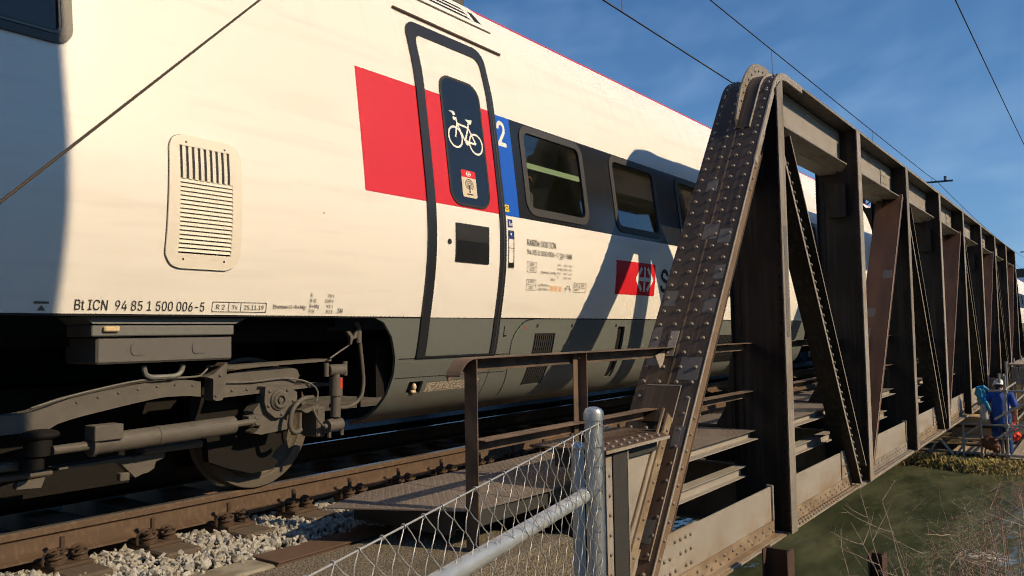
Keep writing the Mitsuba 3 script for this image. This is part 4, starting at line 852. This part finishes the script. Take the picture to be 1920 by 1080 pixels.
for k in range(1, len(xs_)):
    a, b_ = xs_[k - 1], xs_[k]
    x = max(a + .2, 6.41); 
    while x < b_ - .3 and x < 24:
        e_ = min(x + 1.1, b_ - .13); plates.append([(x, 3.22), (e_ - .01, 3.22), (e_ - .01, 4.36), (x, 4.36)]); x = e_
def lozenges(poly, z):
    P_ = Polygon(poly).buffer(-.015); x0, y0, x1, y1 = P_.bounds; V, F, m = [], [], 0
    c = .033
    for i in range(int((x1 - x0) / c) + 2):
        for j in range(int((y1 - y0) / c) + 2):
            x, y = x0 + i * c, y0 + j * c
            if not P_.contains(Point(x, y)): continue
            a = math.pi / 4 if (i + j) % 2 else -math.pi / 4
            d_, s_ = np.array([math.cos(a), math.sin(a)]) * .015, np.array([-math.sin(a), math.cos(a)]) * .005
            q = np.array([x, y])
            V += [[*(q + d_), z], [*(q + s_), z], [*(q - d_), z], [*(q - s_), z], [x, y, z + .0045]]
            F += [[m, m + 1, m + 4], [m + 1, m + 2, m + 4], [m + 2, m + 3, m + 4], [m + 3, m, m + 4]]; m += 5
    return trimesh.Trimesh(V, F, process=False)
for i, p in enumerate(plates):
    w = put(BR + '__walkway_plate', extZ(p, -.034, -.026), 'm_plate', label='worn checker plate at the walkway end' if i == 0 else None)
    if i < 7: put(w + '__tread_pattern', lozenges(p, -.0262), 'm_plate', kind='stuff')
put(BR + '__walkway_support', cat(bx(4.05, 4.9, 3.30, 3.31, -.14, -.036), bx(4.86, 4.90, 3.3, 4.36, -.3, -.036), bx(4.0, 4.04, 3.45, 4.36, -.2, -.036)), 'm_dark2')

# handrails
def angle_rail(a, b_, z, h=.088): return cat(bx(a, b_, 3.222, 3.34, z - .008, z), bx(a, b_, 3.332, 3.34, z - h, z - .008))
hr = put(BR + '__handrail', angle_rail(3.98, 6.93, .945, .092), 'm_railing', label='angle iron handrail in front of the train')
pr('m_railing', proc(lambda p, n, uv: mix((.155, .105, .078), (.078, .060, .048), smoothstep(.3, .7, fbm(p.x * 6, p.y * 6, p.z * 6, 4)))), .6, spec=.35)
ce = curve([(3.985, .945), (3.93, .935), (3.87, .895), (3.83, .84)], 12)
put(hr + '__curled_end', cat(extY(np.vstack([ce, ce[::-1] - [0, .009]]), 3.222, 3.34), extY([(3.83, .84), (3.87, .89), (3.93, .93), (3.985, .94), (3.985, .870), (3.93, .86), (3.88, .82), (3.85, .80)], 3.332, 3.34)), 'm_railing')
put(hr + '__end_bracket', cat(extY([(6.66, .87), (6.905, .935), (6.79, .76), (6.745, .76)], 3.30, 3.308), slab(d1, 2.45, 2.73, 3.22, 3.30, .0005, .008)), 'm_steel_light')
q = put(hr + '__stanchion', cat(bx(4.0, 4.008, 3.228, 3.33, -.42, .936), bx(4.008, 4.07, 3.322, 3.33, -.42, .936)), 'm_railing')
q = put(hr + '__stanchion', cat(bx(5.35, 5.358, 3.235, 3.312, -.3, .936), bx(5.27, 5.35, 3.304, 3.312, -.3, .936)), 'm_railing')
put(q + '__rivet', domes([(5.29, 3.2915, .905), (5.33, 3.2915, .90)], (0, -1, 0), .010), 'm_rivet', True)
put(hr + '__mid_rail', angle_rail(4.07, 7.05, .415), 'm_railing')
xs2 = [7.12] + PX
for k in range(len(xs2) - 1):
    a, b_ = xs2[k] + .08, xs2[k + 1] - .05
    if k == 0: a = 7.35
    for z in (.945, .41):
        n_ = 'upper' if z > .5 else 'lower'
        put(BR + '__guard_rail', angle_rail(a, b_, z), 'm_railing')

# ------------------------------------------------------------------ chain link fence in front
def lerp(a, b, t): return np.asarray(a) * (1 - t) + np.asarray(b) * t
FA, FB = np.array([2.128, 1.250, .818]), np.array([.869, 1.046, .713])
fd = (FB - FA) / np.linalg.norm(FB[:2] - FA[:2])              # per metre along the ground
fn = np.array([-fd[1], fd[0], 0.]); fn /= np.linalg.norm(fn)
if fn[1] > 0: fn = -fn                                        # towards the viewer
PB = np.array([2.146, 1.276])
ground = lambda x, y: -.55
fe = put('chain_link_fence', cat(cyl((PB[0], PB[1], -.7), (PB[0], PB[1], .828), .0285, 28), lathe([(.0285, 0), (.0315, .0), (.0315, .022), (.025, .034), (.012, .04), (0, .041)], (PB[0], PB[1], .826), (0, 0, 1), 28)), 'm_galv', 35, 'galvanised wire mesh fence with tubular posts and a sloping rail, at bottom centre', 'fence')
put(fe + '__second_post', cat(cyl((2.385, 1.485, -.8), (2.385, 1.485, .70), .0215, 22), blob((2.385, 1.485, .70), (.024, .024, .02), 3)), 'm_galv', 35)
RA, RB = np.array([2.12, 1.30, .600]), np.array([1.288, 1.115, .60])
put(fe + '__rail', cat(cyl(RA, RA + (RB - RA) * 2.2, .021, 22), blob(RA, (.024, .024, .024), 3)), 'm_galv', 35)
tw = [FA + fd * s for s in np.linspace(-.02, 2.9, 30)]
put(fe + '__tension_wire', tube(tw, .0021, 7), 'm_wire', True)
put(fe + '__tie', cat(blob((PB[0] + .03, PB[1] - .03, .80), .007, 2), blob((PB[0] + .03, PB[1] - .03, .34), .007, 2), tube(curve([(PB[0] + .03, PB[1] - .03, .80), FA], 4), .0016, 6), tube([(PB[0] + .03, PB[1] - .03, .34), FA + fd * .5 + [0, 0, -.62]], .0016, 6)), 'm_wire', 40)
mp = .034; wires = []
for i in range(-1, 96):
    pts = []
    for j in range(0, 36):
        for u in (0., .5):
            k = (j % 2) if u == 0 else .5
            if i % 2: k = 1 - k
            side = 1 if (j + i) % 2 else -1
            x = (i + .04 + .92 * k) * mp + .004 * math.sin(1.7 * j + .6 * i) - .008 * (j + u)
            pts.append(FA + fd * max(x, -.02) + np.array([0, 0, -(j + u) * mp * 1.15]) + fn * (.003 + (.0 if u else .0016 * side) + .004 * math.sin(.55 * j + .2 * i)))
    wires.append(tube(pts, .0014, 5))
    if i % 2 == 0 and i > 0:
        a = np.linspace(0, 2 * np.pi, 10); c = FA + fd * (i * mp)
        wires.append(tube(c + .0045 * np.c_[np.cos(a) * fn[0], np.cos(a) * fn[1], np.sin(a)], .0015, 5))
put(fe + '__wire_mesh', cat(*wires), 'm_wire', True, kind='stuff')

# ------------------------------------------------------------------ overhead line and masts
def sag(x0, x1, z0, dz, y, n=14):
    x = np.linspace(x0, x1, n); u = (x - x0) / (x1 - x0)
    return np.c_[x, 0 * x + y, z0 - dz * 4 * u * (1 - u)]
ol = 'overhead_line'
labels[ol] = {'label': 'overhead line of messenger and contact wire with droppers above the track', 'category': 'overhead line'}
mw = np.vstack([sag(-20, 40, 7.58, .30, 5.865, 30), sag(40, 100, 7.58, .5, 5.865, 30)[1:]])
mw[:, 2] = np.where(mw[:, 0] < 40, 7.43 + .10 * ((mw[:, 0] - 14) / 26) ** 2 * (mw[:, 0] > 14), mw[:, 2])
put(ol + '__messenger_wire', tube(mw, .013, 6), 'm_cable', True)
put(ol + '__contact_wire', tube([(-20, 5.865, 6.06), (40, 5.865, 6.06), (100, 5.865, 6.06)], .013, 6), 'm_cable', True)
for x in (11, 18.1, 27.85, 38.9, 48, 57): put(ol + '__dropper', cyl((x, 5.865, 6.06), (x, 5.865, float(np.interp(x, mw[:, 0], mw[:, 2]))), .006, 6), 'm_cable')
put('feeder_cable', tube(sag(-10, 60, 9.2, .25, 2.6, 20), .016, 6), 'm_cable', True, 'lone dark cable crossing the sky at top right', 'cable')
cm = put('catenary_mast', cat(bx(39.88, 40.12, 8.83, 8.85, -.5, 8.4), bx(39.88, 40.12, 8.97, 8.99, -.5, 8.4), bx(39.99, 40.01, 8.85, 8.97, -.5, 8.4)), 'm_mastblue', False, 'dark blue steel mast behind the train with a cantilever arm over the track', 'mast')
put(cm + '__arm', cat(tube([(40, 8.9, 7.62), (40, 5.2, 7.50)], .045, 10)), 'm_mastblue', 40)
put(cm + '__strut', cat(tube([(40, 8.85, 6.75), (40, 8.35, 7.2), (40, 7.4, 7.55)], .035, 8), tube([(40, 8.45, 7.65), (40, 8.45, 6.9)], .03, 8)), 'm_mastblue', 40)
put(cm + '__insulator', cat(*[lathe([(0, 0), (.07, .0), (.05, .03), (0, .03)], (40, 5.5, 7.55 + .05 * k), (0, 0, 1), 14) for k in range(4)], blob((40, 8.95, 7.66), (.08, .08, .06), 2)), 'm_iron', 40)
cm2 = put('catenary_mast', cat(bx(84.9, 85.1, 3.1, 3.12, -.5, 9.2), bx(84.9, 85.1, 3.24, 3.26, -.5, 9.2), bx(84.99, 85.01, 3.12, 3.24, -.5, 9.2)), 'm_mastblue', False, 'small distant mast at the right edge above the last coach', 'mast')
put(cm2 + '__arm', tube([(85, 3.2, 7.7), (85, 6., 7.6)], .05, 8), 'm_mastblue', 40)
wl0, wl1 = np.array([.43, 1.10, 1.27]), np.array([1.06, 1.45, 1.82])
dw = (wl1 - wl0)
put('stay_cable', tube([wl0 - dw * 3.35, wl0, wl1, wl1 + dw * 1.3], .0023, 8), 'm_stay', True, 'thin steel stay cable slanting across the white coach at upper left', 'cable')
# a mast standing on the bank behind and right of the viewer: its shade falls on the cab end
put('concrete_mast', trimesh.convex.convex_hull(np.array([(x, y, z) for z, w in ((-1.2, .30), (10.5, .27)) for x, y in ((3.31 - w, -2.04 - w), (3.31 + w, -2.04 - w), (3.31 + w, -2.04 + w), (3.31 - w, -2.04 + w))])), 'm_kerb', False, 'square concrete mast on the near bank, outside the picture', 'mast')

# ------------------------------------------------------------------ scaffold and worker by the far bank
SX = 22.7
sc = 'scaffold'
labels[sc] = {'label': 'grey tube scaffold with plank decks hung beside the bridge at right', 'category': 'scaffold'}
def st_(x, y, z0, z1, r=.03): put(sc + '__standard', cyl((x, y, z0), (x, y, z1), r, 10), 'm_tube', 40)
st_(SX, 2.06, -2.25, -.11); st_(SX, 2.6, -2.3, -1.2); st_(SX, 2.99, -2.25, -1.33); st_(SX + .3, 2.2, -2.2, -.08)
for x in (24.8, 27., 29.4, 31.8): st_(x, 2.2 - .0 * x, -2.2, .15); st_(x, 1.25, -2.2, .2)
for a, b_ in ((2.45, 1.0), ): 
    for z in (-.49, -1.31, -1.63, -2.02, -2.16): put(sc + '__ledger', cyl((SX + .06, 1.1 if z > -1.5 or z < -2 else 2.0, z), (SX + .06, 2.42 if z > -.6 else (4.0 if z < -2 else 3.05), z), .027, 10), 'm_tube', 40)
for y in (2.12, 1.2):
    for z in (-.49, -1.0, -1.5): put(sc + '__ledger', cyl((SX, y, z), (32, y, z + .02), .026, 8), 'm_tube', 40)
for p, q in (((SX - .1, 2.3, -1.16), (SX - .1, 1.2, -.45)), ((SX - .1, 2.3, -1.64), (SX - .1, 1.2, -.83)), ((SX - .1, 2.1, -1.55), (SX - .1, 1.1, -.99)), ((SX, 3.49, -1.72), (SX, 3.22, -2.08)), ((SX, 3.14, -2.05), (SX, 2.90, -1.68)), ((SX, 3.75, -2.05), (SX, 3.6, -1.8)), ((SX + .1, 3.0, -1.6), (SX + .1, 2.65, -1.35))):
    put(sc + '__brace', cyl(p, q, .027, 10), 'm_tubelight', 40)
for z in (-.49, -1.31, -2.02): put(sc + '__coupler', cat(*[rbx(SX - .05, SX + .05, y - .05, y + .05, z - .05, z + .05, .012) for y in (2.06,)], rbx(SX - .05, SX + .05, 2.56, 2.66, -2.07, -1.97, .012)), 'm_tube')
for y0 in np.arange(1.05, 2.0, .25): put(sc + '__plank', rbx(SX - .15, 26.5, y0, y0 + .235, -2.10, -2.055, .005), 'm_greywood')
for y0 in np.arange(2.05, 3.2, .25): put(sc + '__plank', rbx(SX + .1, 24.9, y0, y0 + .235, -2.06, -2.02, .005), 'm_greywood' if y0 < 2.6 else 'm_tan')
for i, x in enumerate(np.arange(26.4, 33, .5)): put(sc + '__upper_plank', rbx(x, x + .47, .9, 2.30, -.03 + .0 * i, .015, .005), 'm_greywood')
put(sc + '__side_board', cat(*[rbx(26.3 + .001, 26.34, y, y + .07, -.55, -.06, .004) for y in np.arange(.95, 2.2, .085)]), 'm_greywood')
put('timber_stack', cat(rbx(24.5, 25.3, 2.35, 3.9, -1.52, -1.30, .01), rbx(24.6, 25.3, 2.4, 3.5, -1.85, -1.60, .01), rbx(24.2, 24.4, 2.6, 3.7, -1.88, -1.84, .005), rbx(24.1, 24.6, 2.55, 3.3, -2.0, -1.93, .02)), 'm_tan', False, 'sunlit pale timber stacked under the bridge beside the scaffold', 'timber')
put('timber_wall', rbx(27.5, 27.7, 2.3, 4.6, -2.1, -.45, .01), 'm_tan', False, 'tan boarded wall seen under the bridge behind the scaffold', 'wall')

import manifold3d as m3
def limb(chain):
    """continuous body from joints with radii: hulls of balls bone by bone"""
    out = []
    for (p, r), (q, s) in zip(chain[:-1], chain[1:]):
        a, b_ = m3.Manifold.sphere(r, 20).translate(list(map(float, p))), m3.Manifold.sphere(s, 20).translate(list(map(float, q)))
        out.append(m3.Manifold.batch_hull([a, b_]))
    return out
def flesh(bones, l=.03, it=10):
    m = m3.Manifold.batch_boolean(bones, m3.OpType.Add).refine_to_length(l).to_mesh()
    t = trimesh.Trimesh(m.vert_properties[:, :3], m.tri_verts, process=True); trimesh.smoothing.filter_taubin(t, iterations=it); return t
WX, WY, WZ = SX + .25, 2.2, -2.02          # where the worker stands
def W(dx, dy, dz): return (WX + dx, WY + dy, WZ + dz)
# facing away along the bridge, left arm (towards +y) reaching to the blue bag, head bowed
hipL, hipR, shL, shR = W(0, .10, .92), W(0, -.10, .92), W(.05, .19, 1.42), W(.05, -.21, 1.42)
trunk = limb([(W(0, 0, .95), .165), (W(.01, 0, 1.12), .160), (W(.03, 0, 1.32), .165), (W(.05, 0, 1.42), .12), (W(.09, .0, 1.52), .062), (W(.13, .02, 1.60), .085)])
trunk += limb([(shL, .075), (W(.05, -.01, 1.40), .13), (shR, .075)])
armL = limb([(shL, .075), (W(.16, .33, 1.20), .052), (W(.22, .42, 1.36), .042), (W(.23, .43, 1.40), .036)])
armR = limb([(shR, .075), (W(.03, -.30, 1.13), .052), (W(.16, -.30, .92), .040), (W(.18, -.30, .88), .034)])
legL = limb([(hipL, .115), (W(.02, .11, .48), .075), (W(-.02, .12, .10), .055), (W(.10, .13, .06), .045)])
legR = limb([(hipR, .115), (W(.03, -.13, .48), .075), (W(.05, -.14, .10), .055), (W(.17, -.15, .06), .045)])
def hand(c, d, s):
    c, d = np.array(c), np.array(d) / np.linalg.norm(d); side_ = np.cross(d, [0, 0, 1.]); side_ /= np.linalg.norm(side_); up_ = np.cross(side_, d); o_ = []
    o_ += limb([(c, .03), (c + d * .07 + side_ * .02, .026)]) + limb([(c, .03), (c + d * .07 - side_ * .02, .026)])
    for i_, (w_, l_) in enumerate(((-.032, .06), (-.011, .072), (.011, .068), (.032, .052))):
        a_ = c + d * .075 + side_ * w_; o_ += limb([(a_, .011), (a_ + d * l_ * .55 - up_ * .012, .010), (a_ + d * l_ * .7 - up_ * .045, .009)])
    o_ += limb([(c + d * .02 + side_ * .03 * s, .013), (c + d * .05 + side_ * .058 * s, .011), (c + d * .075 + side_ * .05 * s - up_ * .02, .010)])
    return o_
hd = limb([(W(.14, .02, 1.625), .095), (W(.155, .02, 1.675), .10)]) + limb([(W(.20, .02, 1.60), .05), (W(.22, .02, 1.575), .04)]) + limb([(W(.25, .02, 1.625), .016), (W(.265, .02, 1.605), .018)]) + limb([(W(.13, .12, 1.63), .022), (W(.13, -.08, 1.63), .022)])
pe = put('person', flesh(trunk + armL + armR + legL + legR + hd + hand(W(.23, .43, 1.40), (.4, .6, .3), 1) + hand(W(.18, -.30, .88), (.3, 0, -.9), -1), .022, 8), 'm_skin', True, 'worker in white helmet, blue shirt and blue trousers standing on the scaffold', 'person')
fat = lambda ch, k: [(p, r + k) for p, r in ch]
top = limb(fat([(W(0, 0, .86), .165), (W(.01, 0, 1.12), .165), (W(.03, 0, 1.32), .17), (W(.05, 0, 1.42), .12), (W(.075, 0, 1.485), .066)], .018)) + limb(fat([(shL, .075), (W(.05, -.01, 1.40), .13), (shR, .075)], .018)) + limb([(shL, .098), (W(.12, .275, 1.27), .083)]) + limb([(shR, .098), (W(.03, -.285, 1.20), .083)])
sh_ = flesh(top, .025, 6); v = sh_.vertices.copy(); v += .035 * (meshkit.fbm(v * [11, 11, 3.5], 3)[:, None] - .5) * (v - np.array(W(0, 0, 1.1))) / .3; sh_.vertices = v
put(pe + '__shirt', sh_, 'm_shirt', True)
put(pe + '__trousers', flesh(limb(fat([(W(0, 0, .97), .158), (W(0, 0, .9), .16)], .015)) + limb([(hipL, .135), (W(.02, .11, .48), .098), (W(-.02, .12, .08), .085)]) + limb([(hipR, .135), (W(.03, -.13, .48), .098), (W(.05, -.14, .08), .085)]), .025, 6), 'm_trousers', True)
put(pe + '__shoe', cat(*[flesh(limb([(W(x, y, .05), .055), (W(x + .16, y, .035), .048)]), .02, 4) for x, y in ((-.03, .12), (.04, -.145))]), 'm_shoe', True)
put(pe + '__helmet', cat(lathe([(.0, .135), (.05, .13), (.095, .10), (.12, .05), (.128, 0), (.15, -.012), (.148, -.02), (.12, -.01)], W(.14, .02, 1.665), (.25, 0, 1), 24)), 'm_helmet', 40)
put(pe + '__hair', flesh(limb([(W(.095, .02, 1.60), .075), (W(.10, .02, 1.64), .09)]), .02, 3), 'm_hair', True)
def cloth(c, r, seed, amp=.28): return blob(c, r, 4, seed, amp, 2.2)
bm = flesh(limb([((22.75, 2.60, -.46), .075), ((22.75, 2.57, -.68), .08)]) + limb([((22.75, 2.53, -.44), .06), ((22.75, 2.52, -.60), .05)]) + limb([((22.75, 2.66, -.56), .05), ((22.75, 2.62, -.44), .06), ((22.75, 2.53, -.40), .055), ((22.75, 2.44, -.46), .035)]) + limb([((22.75, 2.66, -.56), .05), ((22.75, 2.58, -.66), .06), ((22.75, 2.53, -.74), .075), ((22.75, 2.49, -.82), .04)]) + limb([((22.75, 2.55, -.70), .06), ((22.72, 2.45, -.82), .035), ((22.7, 2.40, -.93), .026)]), .02, 4)
bv = bm.vertices.copy(); bm.vertices = bv + bm.vertex_normals * (.045 * (meshkit.fbm(bv * 14., 3)[:, None] - .5))
put('blue_bag', bm, 'm_cyan', True, 'bright blue cloth bundle tied to the scaffold above a clear bag', 'bag')
put('clear_bag', flesh(limb([((22.75, 2.53, -.80), .05), ((22.75, 2.53, -.95), .085), ((22.75, 2.52, -1.14), .10)]), .03, 4), 'm_clearbag', True, 'crumpled clear plastic bag hanging below the blue bundle', 'bag')
put('red_bag', cat(cloth((23.1, 2.02, -1.45), (.13, .17, .20), 5, .22), cloth((23.1, 1.96, -1.58), (.12, .15, .12), 6)), 'm_redbag', True, 'orange red bag behind the scaffold pole beside the worker', 'bag')
put('tool_bag', cat(cloth((22.55, 2.40, -1.72), (.10, .19, .17), 8, .18), cloth((22.55, 2.28, -1.82), (.07, .07, .14), 9), tube(curve([(22.53, 2.50, -1.86), (22.5, 2.52, -1.98), (22.5, 2.42, -2.02), (22.5, 2.36, -1.95)], 14), .014, 8)), 'm_leather', True, 'brown leather tool bag in front of the worker', 'bag')

# ------------------------------------------------------------------ near bank: piles, bare shrubs, dry grass
for i, (x, y, z, l) in enumerate(((7.58, 2.56, -.94, 'rusty steel pile stub below the bridge at bottom right'), (8.13, 1.82, -.995, 'rusty steel pile stub half hidden behind bare twigs'))):
    w = .105 if i == 0 else .05
    put('steel_pile', cat(bx(x - .006, x + .006, y - w, y + w, -3.4, z), bx(x - .10, x + .10, y - w - .012, y - w, -3.4, z + .002), bx(x - .10, x + .10, y + w, y + w + .012, -3.4, z + .002)), 'm_pile', False, l, 'pile')
def shrub(x, y, z, n, h, seed, spread=.35, lean=(0, 0)):
    r = np.random.default_rng(seed); ms = []
    def grow(p, d, L_, rad, depth):
        k = 7; pts = [p]; dd = d.copy()
        for i in range(k):
            dd = dd + r.normal(0, .045, 3) + np.array([0, 0, .015]); dd /= np.linalg.norm(dd); pts.append(pts[-1] + dd * L_ / k)
        ms.append(tube(pts, np.linspace(rad, rad * .35, k + 1), 4))
        if depth < 2:
            for i in range(2, k + 1):
                for _ in range(2 if depth == 0 else 1):
                    if r.random() < (.42 if depth == 0 else .45):
                        s = np.cross(dd, r.normal(size=3)); s /= np.linalg.norm(s) + 1e-9
                        grow(pts[i], dd * .35 + s * .9 + np.array([0, 0, .15]), L_ * r.uniform(.12, .34), rad * .55, depth + 1)
    for i in range(n):
        a = r.uniform(0, 2 * np.pi); q = r.uniform(.05, 1) ** .7 * spread
        d = np.array([math.cos(a) * q + lean[0], math.sin(a) * q + lean[1], 1.]); d /= np.linalg.norm(d)
        grow(np.array([x + .12 * math.cos(a), y + .12 * math.sin(a), z]), d, h * r.uniform(.55, 1.1), .0054 * r.uniform(.6, 1.2), 0)
    return cat(*ms)
SH = [(6.9, 1.36, 4, 1.7, 'bare shrub with tall thin pale twigs right of the second pile', 0), (7.0, .95, 8, 1.8, 'bare shrub with upright twigs in front of the river', 1), (6.2, .55, 42, 1.35, 'dense bare bramble at the bottom right corner', 2), (7.2, .45, 38, 1.55, 'reddish bare bramble beside the right edge', 2), (6.1, .95, 9, 1.15, 'low bare bramble in front of the tall twigs', 0), (7.6, .70, 14, 1.6, 'bare shrub farthest down the bank', 1), (5.6, .42, 34, 1.0, 'nearest bare bramble in the corner', 1)]
for i, (x, y, n, h, l, c) in enumerate(SH):
    z = float(groundz(np.array([[x]]), np.array([[y]]))[0, 0])
    put('bare_shrub', shrub(x, y, z, n, h, 70 + i, .30, (-.10, .06)), 'm_twig%d' % c, True, l, 'shrub')
def grass(n, seed, x0, x1, y0, y1, h):
    r = np.random.default_rng(seed); V, F, m = [], [], 0
    for i in range(n):
        x, y = r.uniform(x0, x1), r.uniform(y0, y1); z = float(groundz(np.array([[x]]), np.array([[y]]))[0, 0]) - .03
        a = r.uniform(0, 2 * np.pi); L_ = h * r.uniform(.4, 1.); d = np.array([math.cos(a), math.sin(a)]) * L_ * r.uniform(.4, 1.1); w = np.array([-math.sin(a), math.cos(a)]) * .012
        p0, p1, p2 = np.array([x, y, z]), np.array([x + d[0] * .5, y + d[1] * .5, z + L_ * .7]), np.array([x + d[0], y + d[1], z + L_ * .5])
        o_ = np.array([w[0], w[1], 0])
        V += [p0 - o_, p0 + o_, p1 - o_, p1 + o_, p2]; F += [[m, m + 1, m + 3], [m, m + 3, m + 2], [m + 2, m + 3, m + 4]]; m += 5
    return trimesh.Trimesh(V, F, process=False)
put('dry_grass', grass(1800, 5, 21.2, 22.5, .2, 6.5, .22), 'm_grass0', False, 'yellow green tufts of dry grass along the far water edge', kind='stuff')
put('dry_grass__001', grass(2200, 6, 21.3, 23.0, .2, 6.5, .22), 'm_grass1')

def tree(seed, h):
    r = np.random.default_rng(seed); n = 2600
    c = r.normal(size=(60, 3)) * [1.2, 1.2, 1.5]; c *= (1 / np.maximum(1, np.linalg.norm(c / [2.2, 2.2, 3.2], axis=1)))[:, None]
    p = c[r.integers(60, size=n)] + r.normal(0, .42, (n, 3)); p = p * h / 9 + [0, 0, h * .58]
    d, e_ = r.normal(size=(n, 3)), r.normal(size=(n, 3)); d /= np.linalg.norm(d, axis=1, keepdims=True); e_ -= d * (d * e_).sum(1, keepdims=True); e_ /= np.linalg.norm(e_, axis=1, keepdims=True)
    V = np.stack([p - d * .22, p + e_ * .12, p + d * .22, p - e_ * .12], 1).reshape(-1, 3); i = np.arange(n)[:, None] * 4
    trunk = [tube([(0, 0, -1), (.05, 0, h * .3), (0, .08, h * .6), (0, 0, h * .9)], [.22, .17, .11, .04], 8)] + [tube([(0, 0, h * .35), q * h / 9 * .5 + [0, 0, h * .5], q * h / 9 + [0, 0, h * .58]], [.09, .05, .02], 5) for q in c[:16]]
    return cat(*trunk), trimesh.Trimesh(V, np.vstack([i + [0, 1, 2], i + [0, 2, 3]]), process=False)
pr('m_bark', (.07, .055, .042), .9); pr('m_leaf', (.035, .05, .022), .7)
TV = [[mikit.ply(a, b) for a, b in zip(tree(200 + k, 11.5), ('m_bark', 'm_leaf'))] for k in range(3)]
TP = [(x, -23 - 3 * math.sin(x * 1.7)) for x in np.arange(-34, 62, 4.2)] + [(-16 - 2.5 * math.sin(y), y) for y in np.arange(-20, 3.4, 3.2)]  # second row added to cut sky light reaching the bridge faces
for i, (x, y) in enumerate(TP):
    z = float(groundz(np.array([[x]]), np.array([[y]]))[0, 0])
    M = T().translate([float(x), float(y), z]).rotate([0, 0, 1], 57. * i)
    scene['woodland' + ('__%03d' % (2 * i) if i else '')] = {**TV[i % 3][0], 'to_world': M}; scene['woodland__%03d' % (2 * i + 1)] = {**TV[i % 3][1], 'to_world': M}
tag('woodland', 'dark belt of trees behind the viewer, one row added to cut sky light, outside the picture', kind='stuff')

# a passenger sitting behind the pillar of the first window; the hand shows at its left edge
px_ = lambda a, b_, c: (6.60 + a, 5.15 + b_, c)
pb = limb([(px_(-.2, .1, 1.75), .16), (px_(-.22, .1, 2.15), .17), (px_(-.24, .1, 2.35), .07), (px_(-.24, .08, 2.5), .10)]) + limb([(px_(-.22, -.06, 2.25), .07), (px_(.10, -.10, 2.50), .055), (px_(.44, -.10, 2.755), .045), (px_(.50, -.10, 2.775), .055)]) + hand(px_(.50, -.10, 2.775), (.9, 0, .25), 1)
put('person', flesh(pb, .025, 6), 'm_skin', True, 'passenger whose raised hand shows at the left edge of the first coach window', 'person')
